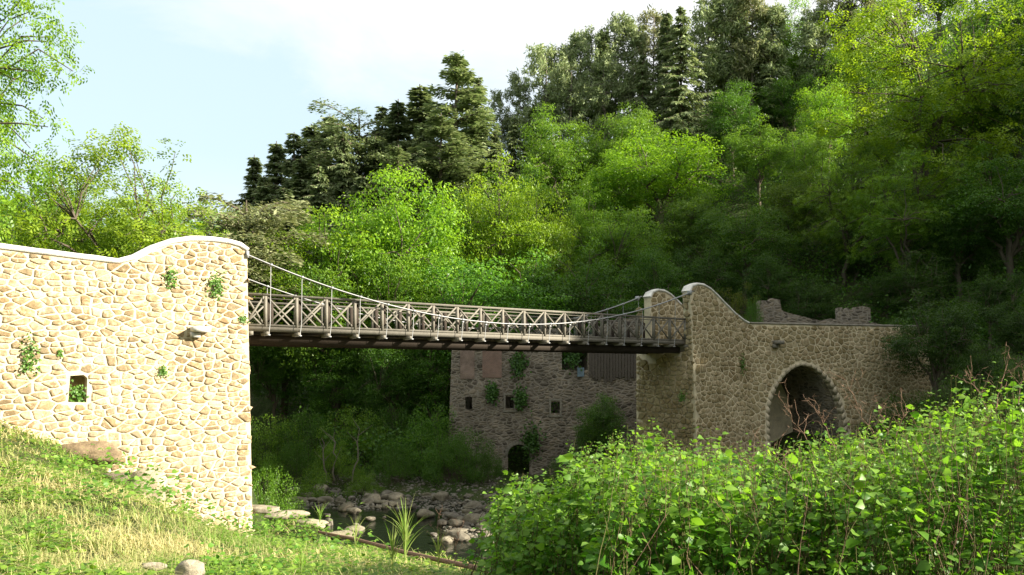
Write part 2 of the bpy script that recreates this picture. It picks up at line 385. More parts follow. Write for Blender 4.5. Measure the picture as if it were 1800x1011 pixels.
def top_at(pts,u):
    for a,b in zip(pts[:-1],pts[1:]):
        if a[0]<=u<=b[0]: return a[1]+(b[1]-a[1])*(u-a[0])/max(1e-6,b[0]-a[0])
    return pts[0][1] if u<pts[0][0] else pts[-1][1]
# left abutment --------------------------------------------------
LT=[(-22,4.75),(-14,4.2),(-7.5,3.84),(-5.2,3.70),(-4.2,3.66),(-3.7,3.84),(-3.1,4.22),(-2.5,4.5),(-1.9,4.63),(-1.2,4.68),(-.6,4.66),(-.25,4.58),(0,4.42)]
def ul(px):   # u of a photograph column on the near face
    k=(px-900)/F; return (k*28.9+9.5)/(.814-k*.581)
win=[(ul(119)-.02,-.88),(ul(150),-.90),(ul(152),-.12),(ul(146),-.02),(ul(122),-.05)]
wu0,wu1=min(p[0] for p in win),max(p[0] for p in win)
abL=empty('stone_abutment',tuple(O0+np.array([0,0,-6])))
tag(abL,'sunlit honey coloured stone abutment wall at the left end of the bridge, white humped coping','abutment')
IL=tuple(O0+np.array([0,0,-6]))
def put(o,root,base):            # keep world placement under an unrotated empty
    o.parent=root; o.location=tuple(np.array(o.location)-np.array(base)); return o
mb=MB(); slab(mb,[(-22,-8.5),(0,-8.5)]+[(u,z) for u,z in LT[::-1]],[win],fp,TH)
inside_l=lambda u,v: -22<u<.035*math.sin(v*7.3)+.02*math.sin(v*17)+.01 and v<top_at(LT,u)-.03 and v>-8 and not(wu0-.04<u<wu1+.04 and -.96<v<.04)
put(mb.build('wall_core',M['mortar_warm']),abL,IL)
mb=MB(); stones(mb,-22,0,-7,5,inside_l,lambda u,v: front(u,v),.175,.33,11,gap=.030,proud=.03,jit=.26,drop=.27)
# end face toward the river
def endl(u,v): p,_=front(0,v); return p+PB*u, D
stones(mb,0,W+.3,-8,4.7,lambda u,v: .03<u<W+.2 and (v<1.0 or u<TH or u>W-TH) and v<4.35,endl,.36,.5,12,gap=.05,proud=.03)
put(mb.build('stonework',M['stone_warm']),abL,IL)
mb=MB(); slab(mb,[(-22,-8.5),(0,-8.5)]+LT[::-1],[],bp,TH)
def blk(mb,u0,u1,z0,z1,w0,w1):  # block between the two parapets
    V=[]
    for u in(u0,u1):
        for w in(w0,w1):
            for z in(z0,z1):
                p=(O0+D*u) if u<=28 else A28+E*(u-28); n=NR if u<=28 else NE
                q=p-n*w; V.append((q[0],q[1],z))
    mb.add(V,np.array([[0,1,3,2],[4,6,7,5],[0,4,5,1],[2,3,7,6],[0,2,6,4],[1,5,7,3]]))
blk(mb,-22,-1.2,.2,1.66,TH+.003,W-TH-.003); blk(mb,-1.2,-.01,-8.5,1.2,.1,W-.02)
put(mb.build('inner_masonry',M['mortar_warm']),abL,IL)
mb=MB(); coping(mb,LT,fp,TH,.17); coping(mb,LT,bp,TH,.17); put(mb.build('coping',M['lime'],smooth=True),abL,IL)
# niche lining behind the small window
mb=MB(); slab(mb,[(wu0-.1,-1.0),(wu1+.1,-1.0),(wu1+.1,.1),(wu0-.1,.1)],[],lambda u,z,d: fp(u,z,TH+.01+d),.1); put(mb.build('niche_back',M['stone_grey']),abL,IL)

# right abutment --------------------------------------------------
def ur(px):
    k=(px-900)/F
    u=(k*28.9+9.5)/(.814-k*.581)
    if u<=28: return u
    return 28+(k*A28[1]-A28[0])/(E[0]-k*E[1])
def zr(px,py):
    u=ur(px); p=front(u,2.9)[0]; return (HZ-py)/F*p[1]
RT=[(23.3,4.35),(23.5,4.62),(23.9,4.76),(24.4,4.74),(24.9,4.58),(25.5,4.22),(26.2,3.75),(26.9,3.3),(27.6,2.96),(28.0,2.84),(33,2.84),(38,2.86),(40.6,2.86)]
arch_px=[(1347,850),(1347,730),(1352,705),(1362,682),(1376,662),(1392,648),(1409,642),(1425,645),(1441,656),(1455,673),(1466,696),(1474,725),(1478,760),(1479,850)]
arch=[(ur(a)-.12,zr(a,b)) for a,b in arch_px]; arch[0]=(arch[0][0],-6.9); arch[-1]=(arch[-1][0],-6.9)
ARC=np.array(arch); acx=(ARC[0,0]+ARC[-1,0])/2
def in_arch(u,v,grow=0):
    if v<-6.9 : return False
    a=ARC.copy(); a[:,0]=acx+(a[:,0]-acx)*(1+grow/2.1); a[:,1]=a[:,1]+np.where(a[:,1]>-6.5,grow,0)
    c=False; n=len(a); j=n-1
    for i in range(n):
        if (a[i,1]>v)!=(a[j,1]>v) and u<(a[j,0]-a[i,0])*(v-a[i,1])/(a[j,1]-a[i,1])+a[i,0]: c=not c
        j=i
    return c
baseR=tuple(O0+D*24+np.array([0,0,-7])); abR=empty('stone_abutment',baseR)
tag(abR,'shaded brown stone abutment with a tall arch at the right end of the bridge','abutment')
mb=MB(); slab(mb,[(23.3,-8.5),(28,-8.5)]+RT[:10][::-1],[],fp,TH); slab(mb,[(28.0001,-8.5),(40.6,-8.5),(40.6,2.86),(38,2.86),(33,2.84),(28.0001,2.84)],[arch],fp,TH); put(mb.build('wall_core',M['mortar_grey']),abR,baseR)
mb=MB(); inr=lambda u,v: 23.33<u<40.57 and v<top_at(RT,u)-.03 and v>-8 and not in_arch(u,v,.2)
stones(mb,23.3,40.6,-7.5,5,inr,lambda u,v: front(u,v),.25,.31,21,gap=.042,proud=.035,jit=.40,drop=.22)
def endr(u,v): p,_=front(23.3,v); return p+PB*u, -D
def ineR(u,v):
    wv=W+BAT*(2.9-v)
    if not(.03<u<wv-.04 and v>-8): return False
    if v<1.05: return True
    return (u<TH-.03 or u>wv-TH+.03) and v<4.4
stones(mb,0,W+1,-8,4.5,ineR,endr,.25,.36,22,gap=.035,proud=.035,jit=.25,drop=.2)
stones(mb,23.3,29,1.7,5,lambda u,v: 23.33<u<40.6 and v<top_at(RT,u)-.05,lambda u,v: back_front(u,v),.30,.36,23,gap=.05,proud=.025,jit=.4)
put(mb.build('stonework',M['stone_grey']),abR,baseR)
mb=MB(); slab(mb,[(23.3,-8.5),(28,-8.5)]+RT[:10][::-1],[],bp,TH); slab(mb,[(28.0001,-8.5),(40.6,-8.5),(40.6,2.86),(38,2.86),(33,2.84),(28.0001,2.84)],[],bp,TH)
blk(mb,23.31,27.9,-8.5,1.2,.1,W-.05); put(mb.build('inner_masonry',M['mortar_grey']),abR,baseR)
mb=MB()                       # arch ring and barrel
a1=[(acx+(u-acx)*(1+.17/2.1),v+(.17 if v>-6.5 else 0)) for u,v in arch]
def densify(l): 
    o=[]
    for a,b in zip(l[:-1],l[1:]):
        n=max(1,int(math.hypot(b[0]-a[0],b[1]-a[1])/.32)); o+=[(a[0]+(b[0]-a[0])*k/n,a[1]+(b[1]-a[1])*k/n) for k in range(n)]
    return o+[l[-1]]
n_=46
def resamp(l,n):
    l=np.array(l); s=np.concatenate([[0],np.cumsum(np.hypot(*(np.diff(l,axis=0)).T))]); t=np.linspace(0,s[-1],n)
    return np.stack([np.interp(t,s,l[:,0]),np.interp(t,s,l[:,1])],-1)
ri,ro=resamp(arch,n_),resamp(a1,n_); rg=random.Random(5)
for i in range(n_-1):         # voussoirs
    g=.04; a=ri[i]*(1-g)+ri[i+1]*g; b=ri[i]*g+ri[i+1]*(1-g); c=ro[i]*g+ro[i+1]*(1-g); d=ro[i]*(1-g)+ro[i+1]*g
    h=.035+rg.uniform(-.008,.012); q=[a,b,c,d]
    V=[front(p[0],p[1],-h)[0] for p in q]+[front(p[0],p[1],.25)[0] for p in q]
    mb.add(V,[[0,1,2,3],[0,4,5,1],[1,5,6,2],[2,6,7,3],[3,7,4,0]],rg.random())
put(mb.build('arch_ring',M['ringstone']),abR,baseR)
mb=MB()
for i in range(n_-1):
    q=[ri[i],ri[i+1]]; V=[front(p[0],p[1],.27)[0] for p in q]+[bp(p[0],p[1],-.002) for p in q[::-1]]
    mb.add(V,[[0,1,2,3]],.5)
put(mb.build('arch_barrel',M['ruin']),abR,baseR)
mb=MB(); coping(mb,RT[:10],fp,TH,.13,.05); coping(mb,RT[:10],bp,TH,.13,.05); put(mb.build('pylon_coping',M['lime'],smooth=True),abR,baseR)
mb=MB(); coping(mb,RT[9:],fp,TH,.10,.05); coping(mb,RT[9:],bp,TH,.10,.05); put(mb.build('parapet_coping',M['jamb'],smooth=True),abR,baseR)
mb=MB(); blk(mb,28.02,40.6,1.35,1.6,TH+.003,W-TH-.003); blk(mb,23.35,28.0,1.25,1.6,TH+.003,W-TH-.003)
tag(mb.build('road',M['road']),'gravel road over the right abutment',kind='structure')
mb=MB(); blk(mb,-22,-.02,1.664,1.72,TH+.005,W-TH-.005); tag(mb.build('road',M['road']),'gravel road over the left abutment',kind='structure')
# projecting corbels
def corbel(px,py,w,h,out,label,m_):
    u=ul(px) if px<900 else ur(px); z=(HZ-py)/F*front(u,1)[0][1]; p,n=front(u,z); t=D if u<28 else E
    r=empty('stone_corbel',tuple(p)); tag(r,label,'corbel')
    mb=MB(); rg=random.Random(int(px))
    for (cx,cz,w2,h2,o2,nm) in((0,0,w,h,out,'block'),(-w*.25,-h*1.05,w*.55,h,out*.55,'bracket')):
        mb=MB(); V=[]
        for du in(-w2/2,w2/2):
            for dd in(-.1,o2):
                for dz in(-h2/2,h2/2): V.append(t*(cx+du+rg.uniform(-.02,.02))+n*(dd+rg.uniform(-.02,.02))+np.array([0,0,cz+dz+rg.uniform(-.015,.015)]))
        mb.add(V,np.array([[0,1,3,2],[4,6,7,5],[0,4,5,1],[2,3,7,6],[0,2,6,4],[1,5,7,3]])); mb.build(nm,m_,r)
corbel(348,580,.58,.17,.5,'white stone corbel jutting from the sunlit left wall',M['lime'])
corbel(1362,602,.5,.20,.45,'grey stone corbel jutting above the big arch',M['jamb'])
corbel(1571,603,.5,.2,.35,'grey stone corbel at the dark right end of the arch wall',M['jamb'])

# ------------------------------------------------------------------ the suspension footbridge
bridge=empty('suspension_footbridge',tuple(O0)); tag(bridge,'pale timber suspension footbridge with cross braced railings spanning the river','bridge')
def bl(u,w,z): # local coordinates relative to O0
    q=D*u-NR*w; return np.array([q[0],q[1],z])
W0,W1=.42,W-.42
def camber(u): return .10*math.sin(math.pi*min(max(u/23.3,0),1))*0
mb=MB()
for w in np.arange(W0+.04,W1,.2): bar(mb,bl(-.0,w+.09,1.72),bl(23.3,w+.09,1.72),.185,.05)
mb.build('deck',M['darkwood'],bridge)
for w in(W0,W1):
    mb=MB(); bar(mb,bl(0,w,1.665),bl(23.3,w,1.665),.10,.17); mb.build('edge_beam',M['truss'],bridge)
for w in(W0+.45,W/2,W1-.45):
    mb=MB(); bar(mb,bl(0,w,1.30),bl(23.3,w,1.30),.16,.34); mb.build('girder',M['darkwood'],bridge)
US=[.78+1.185*i for i in range(20)]
for i,u in enumerate([-.1+.3]+[x+.02 for x in US]):
    mb=MB(); 
    if i%1==0: bar(mb,bl(u,W0-.2,1.50),bl(u,W1+.2,1.50),.14,.14); mb.build('cross_beam',M['truss'],bridge)
for side,w in((0,W0),(1,W1)):
    mb=MB(); bar(mb,bl(0,w,2.93),bl(23.3,w,2.93),.10,.09); mb.build('top_rail',M['truss'],bridge)
    mb=MB(); bar(mb,bl(0,w,2.80),bl(23.3,w,2.80),.03,.035); bar(mb,bl(0,w,1.80),bl(23.3,w,1.80),.08,.09); mb.build('lower_rail',M['truss'],bridge)
    prev=0.0
    for i,u in enumerate(US):
        mb=MB(); bar(mb,bl(u,w,1.76),bl(u,w,2.885),.12,.10,up=tuple(D)); mb.build('post',M['truss'],bridge)
        mb=MB(); bar(mb,bl(u+.13,w+(.10 if side==0 else -.10),1.76),bl(u+.13,w+(.10 if side==0 else -.10),2.9),.05,.16,up=tuple(D)); mb.build('post_strap',M['darkwood'],bridge)
        a,b=prev+.06,u-.06
        if b-a>.4:
            mb=MB(); bar(mb,bl(a,w-.025,1.85),bl(b,w-.025,2.88),.045,.062); mb.build('brace',M['truss'],bridge)
            mb=MB(); bar(mb,bl(a,w+.025,2.88),bl(b,w+.025,1.85),.045,.062); mb.build('brace',M['truss'],bridge)
        prev=u
def cz(u): s=(u-11.65)/11.65; return 2.24+2.08*s*s
for w in(W0-.30,W1+.30):
    mb=MB(); us=np.linspace(-.25,23.65,60); 
    for off in(-.035,.035): tube(mb,[bl(u,w+off,cz(u)) for u in us],.027,7)
    mb.build('main_cable',M['cable'],bridge,smooth=True)
    for i,u in enumerate(US):
        mb=MB(); top=cz(u+.1); bot=1.44
        tube(mb,[bl(u+.1,w,top),bl(u+.08,w,1.9),bl(u+.02,w,bot)],.014,5)
        box(mb,bl(u+.1,w,top+.0),D,NR,(0,0,1),.05,.07,.035); box(mb,bl(u+.02,w,bot),D,NR,(0,0,1),.05,.05,.02)
        if 5<i<15:
            box(mb,bl(u+.1,w,top-.1),D,NR,(0,0,1),.05,.03,.03)
        mb.build('hanger',M['rod'],bridge)
for u,s in((.0,1),(23.3,-1)):
    for w in(W0-.30,W1+.30):
        mb=MB(); p=bl(u,w,cz(u)); box(mb,p,D,NR,(0,0,1),.05,.12,.12); mb.build('anchor_plate',M['rod'],bridge)

# ------------------------------------------------------------------ ruined mill behind the bridge
BY=54.0
bx_=lambda px: (px-900)/F*BY
bz_=lambda py: (HZ-py)/F*BY
base=(bx_(950),BY,-7); mill=empty('ruined_mill',base)
tag(mill,'ruined stone mill wall with small windows standing behind the bridge','ruin')
def mp_m(u,z,dep): return np.array([u,BY+dep+.02*(u-bx_(795)),z])
top=[(795,590),(812,583),(850,586),(880,578),(905,590),(935,585),(950,574),(985,580),(1000,590),(1040,588),(1060,570),(1085,562),(1125,556),(1180,560)]
def rect(a,b,c,d): return [(bx_(a),bz_(d)),(bx_(b),bz_(d)),(bx_(b),bz_(c)),(bx_(a),bz_(c))]
wr=[(818,830,698,720),(889,903,697,718),(969,984,707,727)]
ar=[(bx_(912+19*math.cos(t)),bz_(800-18*math.sin(t))) for t in np.linspace(0,math.pi,12)]; ar=[(bx_(893),bz_(836)),(bx_(931),bz_(836))]+ar
big=rect(988,1034,598,650); inf1=rect(809,834,560,666); inf2=rect(848,882,560,664)
holes=[rect(*r) for r in wr]+[ar,big]
jag=[]
for (a,b) in zip(top[:-1],top[1:]):
    for k in range(4):
        t=k/4; jag.append((bx_(a[0]+(b[0]-a[0])*t),bz_(a[1]+(b[1]-a[1])*t)+random.uniform(-.1,.1)))
mb=MB(); slab(mb,[(bx_(795)-.4,-8),(bx_(1180),-8)]+jag[::-1],holes,mp_m,.7); put(mb.build('front_wall',M['ruin']),mill,base)
mb=MB(); slab(mb,[(BY+.7,-8),(BY+9,-8),(BY+9,1.4),(BY+6,1.9),(BY+4,2.6),(BY+.7,3)],[],lambda u,z,d: np.array([bx_(795)+d,u,z]),.7); put(mb.build('side_wall',M['ruin']),mill,base)
mb=MB(); slab(mb,[(bx_(795),-8),(bx_(1180),-8),(bx_(1180),3.2),(bx_(1000),2.4),(bx_(900),2.0),(bx_(795),1.4)],[],lambda u,z,d: np.array([u,BY+9+d,z]),.6); put(mb.build('rear_wall',M['ruin']),mill,base)
for r,mm,nm in((inf1,M['plaster'],'plastered_infill'),(inf2,M['brick'],'brick_infill')):
    r=[(u,min(z,2.55)) for u,z in r]; mb=MB(); slab(mb,r,[],lambda u,z,d: mp_m(u,z,-.05+d),.045); put(mb.build(nm,mm),mill,base)
mb=MB(); slab(mb,[(bx_(913),bz_(645)),(bx_(920),bz_(645)),(bx_(918),2.4),(bx_(909),2.4)],[],lambda u,z,d: mp_m(u,z,-.10+d),.095); put(mb.build('brick_pillar',M['brick']),mill,base)
mb=MB(); rg=random.Random(2)
for k in range(16):
    u0=bx_(1036)+k*.2; zb=bz_(668)+rg.uniform(-.25,.2); o_=rg.uniform(-.03,.03); slab(mb,[(u0,zb),(u0+.165,zb+.03),(u0+.165,2.5+rg.uniform(-.1,.25)),(u0,2.6)],[],lambda u,z,d: mp_m(u,z,-.10+o_+d),.05,rg.random())
put(mb.build('plank_cladding',M['planks']),mill,base)
for a,b,c,d in wr[1:]:
    mb=MB()
    for (x0,x1,y0,y1) in((a-3.5,a-.5,c-2,d+3),(b+.5,b+3.5,c-2,d+3),(a-4,b+4,c-6,c-2.5),(a-5,b+5,d+3.5,d+6)):
        slab(mb,rect(x0,x1,y0,y1),[],lambda u,z,dd: mp_m(u,z,-.06+dd),.055)
    put(mb.build('window_frame',M['jamb']),mill,base)
mb=MB()
for i,t in enumerate(np.linspace(0,math.pi,13)[:-1]):
    t1=t+math.pi/12*.88; q=[]
    for r,tt in((19.5,t),(19.5,t1),(25,t1),(25,t)): q.append((bx_(912+r*math.cos(tt)),bz_(800-r*.97*math.sin(tt))))
    slab(mb,q,[],lambda u,z,dd: mp_m(u,z,-.06+dd),.055,random.random())
put(mb.build('culvert_arch',M['jamb']),mill,base)
mb=MB(); slab(mb,rect(1015,1027,646,662),[],lambda u,z,d: mp_m(u,z,-.12+d),.03); o=mb.build('faded_board',M['bluecloth']); tag(o,'small faded blue board hanging on the ruined mill wall','board')
mb=MB(); slab(mb,rect(1000,1012,652,668),[],lambda u,z,d: mp_m(u,z,-.12+d),.03)
# fragments of ruin above the arch wall
def ruin_bit(pts,Y,th,label,name='ruined_wall'):
    mb=MB(); q=[((a-900)/F*Y,(HZ-b)/F*Y) for a,b in pts]; slab(mb,q,[],lambda u,z,d: np.array([u,Y+d,z]),th)
    V=mb; o=mb.build(name,M['ruin'],loc=(q[0][0],Y,q[0][1])); tag(o,label,'ruin'); return o
M['jambdark']=mortar_mat('mossy_ruin_stone',(.20,.185,.15),.5)
ruin_bit([(1335,600),(1500,600),(1480,566),(1440,563),(1410,556),(1382,549),(1374,545),(1371,527),(1357,524),(1352,529),(1336,528)],56,.8,'crumbling stepped stone wall fragment behind the parapet, above the arch')
ruin_bit([(1440,600),(1560,600),(1558,572),(1531,566),(1530,541),(1516,538),(1504,540),(1501,548),(1490,541),(1483,548),(1480,540),(1474,541),(1474,563),(1460,560),(1445,563)],57.5,.6,'broken stone wall fragment with a notched top behind the parapet, right of the arch')

# ------------------------------------------------------------------ leaves and trees
def unit(v): return v/(np.linalg.norm(v,axis=-1,keepdims=True)+1e-9)
def quads(mb,c,d,n,L,Wd,tint,fold=.25,mat=0):
    """rhombic leaves: c centre, d direction, n normal"""
    d=unit(d); s=unit(np.cross(d,n)); n=np.cross(s,d); L=np.broadcast_to(L,(len(c),))[:,None]; Wd=np.broadcast_to(Wd,(len(c),))[:,None]
    V=np.stack([c-d*L/2,c+s*Wd/2-n*Wd*fold+d*L*.08,c+d*L/2-n*L*.12,c-s*Wd/2-n*Wd*fold+d*L*.08],1)
    m=len(c); mb.add(V.reshape(-1,3),np.arange(m*4).reshape(m,4),np.repeat(tint,4),mat)
def ovate(mb,c,d,n,L,tint,wr=.42,droop=.25,fold=.10,mat=0):
    """broad pointed leaves with a folded midrib; c is the leaf base"""
    d=unit(d); s=unit(np.cross(d,n)); n=np.cross(s,d); L=L[:,None]; m=len(c)
    def P(a,b,h): return c+d*L*a+s*L*b+n*L*h
    V=np.stack([P(0,0,0),P(.45,0,-.02),P(1.0,0,-droop),P(.10,wr*.75,fold*.7),P(.48,wr,fold-droop*.15),P(.10,-wr*.75,fold*.7),P(.48,-wr,fold-droop*.15),P(.80,wr*.42,fold*.3-droop*.6),P(.80,-wr*.42,fold*.3-droop*.6)],1)
    b=(np.arange(m)*9)[:,None]
    fq=np.concatenate([b+np.array([[0,1,4,3]]),b+np.array([[1,0,5,6]]),b+np.array([[1,2,7,4]]),b+np.array([[2,1,6,8]])],0)
    mb.add(V.reshape(-1,3),fq,np.repeat(tint,9),mat)
def rdir(r,n): v=r.normal(size=(n,3)); return unit(v)
def limb(r,a,b,sag=.1,n=6,wob=.05):
    t=np.linspace(0,1,n)[:,None]; a=np.array(a,float); b=np.array(b,float); L=np.linalg.norm(b-a)
    p=a+(b-a)*t; p[:,2]+=(np.sin(t[:,0]*math.pi)*sag*L); p[1:-1]+=r.normal(size=(n-2,3))*wob*L*.5
    return p
def broadleaf(seed,H=10,cw=.34,ch=.40,cz_=.60,nb=90,nl=120,lsz=.26,br=.085,airy=0,spray=False,trunk_r=.02,bias=1.0,flat=.62):
    r=np.random.default_rng(seed); T=MB(); C=MB()
    tp=np.array([r.normal()*.03*H,r.normal()*.03*H,H*(cz_-ch*.55)])
    tr=limb(r,(0,0,-.05*H),tp,0,7,.03); tube(T,tr,np.linspace(trunk_r*1.25,trunk_r*.8,7)*H,8)
    nl_=7; mains=[]
    for i in range(nl_):
        a=i*2.4+r.random()*.8; el=r.uniform(.3,1.3); R=cw*H*.62
        e=np.array([math.cos(a)*math.cos(el)*R,math.sin(a)*math.cos(el)*R,H*cz_+math.sin(el)*ch*H*.55-.1*H])
        st=tr[-1-int(r.integers(0,3))]; p=limb(r,st,e,.12,7,.1); mains.append(p); tube(T,p,np.linspace(trunk_r*.55,trunk_r*.2,7)*H,6)
    mp_=np.concatenate(mains)
    # lobed crown: the radius varies with direction
    for k in range(nb):
        v=rdir(r,1)[0]; v[2]=v[2]*.9+.12
        rad=(r.random()**(1/2.4))*(.86+.30*vnoise(v*1.7+seed*3.1)); 
        c=np.array([v[0]*cw*H*rad,v[1]*cw*H*rad,H*cz_+v[2]*ch*H*rad])
        if c[2]>H*1.0: c[2]=H*.98
        j=np.argmin(((mp_-c)**2).sum(1)); 
        pth=limb(r,mp_[j],c,.08,4,.08); tube(T,pth,np.linspace(trunk_r*.2,trunk_r*.06,4)*H,4)
        b=br*H*r.uniform(.65,1.35); n=int(nl*(b/(br*H))**2*(1-airy*r.random()))
        u=rdir(r,n); u[:,2]=np.abs(u[:,2])**.8*np.sign(u[:,2]+.55); rr=b*(.45+.6*r.random(n)**.6)[:,None]; tb=r.random()
        so=rdir(r,7)*b*.62*np.array([1.2,1.2,flat]); si=r.integers(0,7,n)
        pos=c+so[si]+u*rr*.55*np.array([1.2,1.2,.75+flat*.3]); tb=tb*.6+.4*r.random(7)[si]; 
        nn=unit(u*.8+rdir(r,n)*.65+np.array([0,0,.7])); dd=np.cross(nn,rdir(r,n)); dd[:,2]-=.25
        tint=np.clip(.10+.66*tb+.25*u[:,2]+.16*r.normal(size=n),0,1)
        if spray:
            for q in range(6):
                side=(-1)**q; s=unit(np.cross(dd,nn)); off=unit(dd)*(q//2*.5-.4)*lsz+s*side*lsz*.32
                quads(C,pos+off,unit(dd)*.5+s*side,nn+rdir(r,n)*.3,lsz*.62,lsz*.30,tint+.1*r.normal(size=n))
        else: quads(C,pos,dd,nn,lsz*r.uniform(.6,1.3,n),lsz*.55,tint)
    return T,C
def fir(seed,H=10,R=.2,nw=30,per=7,low=.12,droop=.25,dens_=1.0,power=.85,up=.0):
    r=np.random.default_rng(seed); T=MB(); C=MB()
    tube(T,limb(r,(0,0,-.05*H),(0,0,H),0,8,.004),np.linspace(.017,.002,8)*H,6)
    for w in range(nw):
        f=low+(1-low)*(w+r.random()*.6)/nw
        if f>.995: continue
        for k in range(per):
            a=r.random()*6.28; L=1.35*R*H*((1-f)**(power*1.15))*r.uniform(.35,1.2)+.006*H
            d=np.array([math.cos(a),math.sin(a),0]); n=6; t=np.linspace(0,1,n)[:,None]
            p=np.array([0,0,min(.99,f+r.normal()*.012)*H])+d*L*t; p[:,2]+=r.normal()*.12*L*t[:,0]+L*(up*t[:,0]-droop*t[:,0]**1.3+.15*np.maximum(0,t[:,0]-.7))
            tube(T,p[[0,2,5]],np.array([.0035,.002,.0008])*H,4)
            m=max(9,int(62*dens_*L/(R*H)+14)); tt=r.random(m)**.7; q=np.stack([np.interp(tt,t[:,0],p[:,i]) for i in range(3)],1)
            sd_=np.where(r.random(m)<.5,-1,1); s=np.array([-d[1],d[0],0])
            dd=d*.55+s*sd_[:,None]*r.uniform(.3,1.1,(m,1))+np.array([0,0,-.35])+r.normal(size=(m,3))*.18
            l=H*.032*(1.15-.5*tt)*r.uniform(.7,1.4,m)
            quads(C,q+unit(dd)*l[:,None]*.5,dd,np.array([0,0,1.])+r.normal(size=(m,3))*.45,l*1.2,l*.34,np.clip(.3+.35*tt+.2*r.normal(size=m),0,1),.15)
    return T,C
def cedar(seed,H=10,R=.34,tiers=11,low=.25,flat=False):
    r=np.random.default_rng(seed); T=MB(); C=MB()
    tube(T,limb(r,(0,0,-.05*H),(0,0,H),0,8,.008),np.linspace(.022,.004,8)*H,7)
    for w in range(tiers):
        f=low+(1-low)*(w+.3)/tiers
        for k in range(6):
            a=r.random()*6.28; prof=(1-f)**.6 if not flat else (1 if f>.6 else .35); L=R*H*prof*r.uniform(.5,1.15)+.03*H
            d=np.array([math.cos(a),math.sin(a),0]); e=np.array([0,0,min(f,.97)*H])+d*L+np.array([0,0,L*r.uniform(-.06,.16)])
            p=limb(r,(0,0,min(f,.97)*H-.02*H),e,.06,6,.03); tube(T,p,np.linspace(.006,.0015,6)*H,4)
            m=int(330*L/(R*H))+40; tt=r.random(m)**.6; q=np.stack([np.interp(tt,np.linspace(0,1,6),p[:,i]) for i in range(3)],1)
            s=np.array([-d[1],d[0],0]); wd=L*.42*np.sin(np.clip(tt*2.6,.25,2.6)); off=r.uniform(-1,1,m)*wd
            q=q+s*off[:,None]+np.array([0,0,1])*(r.normal(size=m)*.012*H-np.abs(off)*.12)[:,None]
            dd=d+s*np.sign(off)[:,None]*.7+r.normal(size=(m,3))*.4; dd[:,2]*=.3
            l=H*.028*r.uniform(.6,1.4,m); quads(C,q,dd,np.array([0,0,1.])+r.normal(size=(m,3))*.35,l*1.2,l*.40,np.clip(.45+.22*r.normal(size=m),0,1),.15)
    return T,C
def pine(seed,H=10,R=.15,low=.42):
    r=np.random.default_rng(seed); T=MB(); C=MB()
    tube(T,limb(r,(0,0,-.05*H),(r.normal()*.01*H,0,H*.98),0,9,.008),np.linspace(.013,.003,9)*H,6)
    for k in range(14): # dead snags
        f=r.uniform(.12,low); a=r.random()*6.28; L=R*H*.35*r.random(); tube(T,[(0,0,f*H),(math.cos(a)*L,math.sin(a)*L,f*H+L*.1)],[.002*H,.0007*H],3)
    for w in range(85):
        f=low+(1-low)*r.random()**.85; a=r.random()*6.28; prof=math.sin(math.pi*min(1,(1-f)/(1-low)*.75+.12))**.8
        L=R*H*prof*r.uniform(.5,1.2)+.015*H; e=np.array([math.cos(a)*L,math.sin(a)*L,f*H+L*r.uniform(-.15,.35)])
        p=limb(r,(0,0,f*H),e,.05,5,.05); tube(T,p[[0,2,4]],np.array([.003,.0018,.0008])*H,3)
        m=62; tt=.35+.65*r.random(m)**.7; q=np.stack([np.interp(tt,np.linspace(0,1,5),p[:,i]) for i in range(3)],1)+r.normal(size=(m,3))*.016*H
        dd=rdir(r,m)+np.array([0,0,.35]); l=H*.026*r.uniform(.6,1.4,m)
        quads(C,q,dd,rdir(r,m),l*1.2,l*.30,np.clip(.55+.22*r.normal(size=m),0,1),.1)
    return T,C
def bush(seed,H=6,nb=70,nl=150,lsz=.19,wide=.9):
    r=np.random.default_rng(seed); T=MB(); C=MB()
    for k in range(nb):
        a=r.random()*6.28; rr=r.random()**.5; z=(1-rr**2*.75)*r.uniform(.35,.95)
        c=np.array([math.cos(a)*rr*wide*H,math.sin(a)*rr*wide*H,z*H]); 
        p=limb(r,(c[0]*.35,c[1]*.35,-.1*H),c,.05,5,.06); tube(T,p,np.linspace(.007,.002,5)*H,4)
        n=int(nl*r.uniform(.7,1.3)); u=rdir(r,n); pos=c+u*np.array([.17,.17,.12])*H*(.4+.7*r.random(n)[:,None]**.6)
        pos[:,2]=np.maximum(pos[:,2],0.02*H)
        nn=unit(u*.5+rdir(r,n)*.7+np.array([0,0,.8])); dd=np.cross(nn,rdir(r,n)); dd[:,2]-=.3
        quads(C,pos,dd,nn,lsz*r.uniform(.6,1.3,n),lsz*.6,np.clip(.45+.25*r.normal(size=n),0,1))
    return T,C
PRO={}
def proto(key,TC,tm,lm): PRO[key]=(TC[0],TC[1],tm,lm,[None])
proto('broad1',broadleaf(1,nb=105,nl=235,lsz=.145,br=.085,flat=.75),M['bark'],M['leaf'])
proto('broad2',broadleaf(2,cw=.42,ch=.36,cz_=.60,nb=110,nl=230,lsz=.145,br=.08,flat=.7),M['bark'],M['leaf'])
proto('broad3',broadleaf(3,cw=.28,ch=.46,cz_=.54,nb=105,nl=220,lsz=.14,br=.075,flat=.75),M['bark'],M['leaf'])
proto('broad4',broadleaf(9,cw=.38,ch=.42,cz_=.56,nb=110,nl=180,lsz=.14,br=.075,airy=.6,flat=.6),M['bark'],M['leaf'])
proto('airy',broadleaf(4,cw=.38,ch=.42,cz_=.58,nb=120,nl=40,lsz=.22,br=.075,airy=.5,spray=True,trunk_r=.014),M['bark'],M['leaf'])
proto('robinia',broadleaf(5,cw=.42,ch=.44,cz_=.56,nb=150,nl=50,lsz=.19,br=.075,airy=.5,spray=True,trunk_r=.016,flat=.55),M['bark'],M['leaf'])
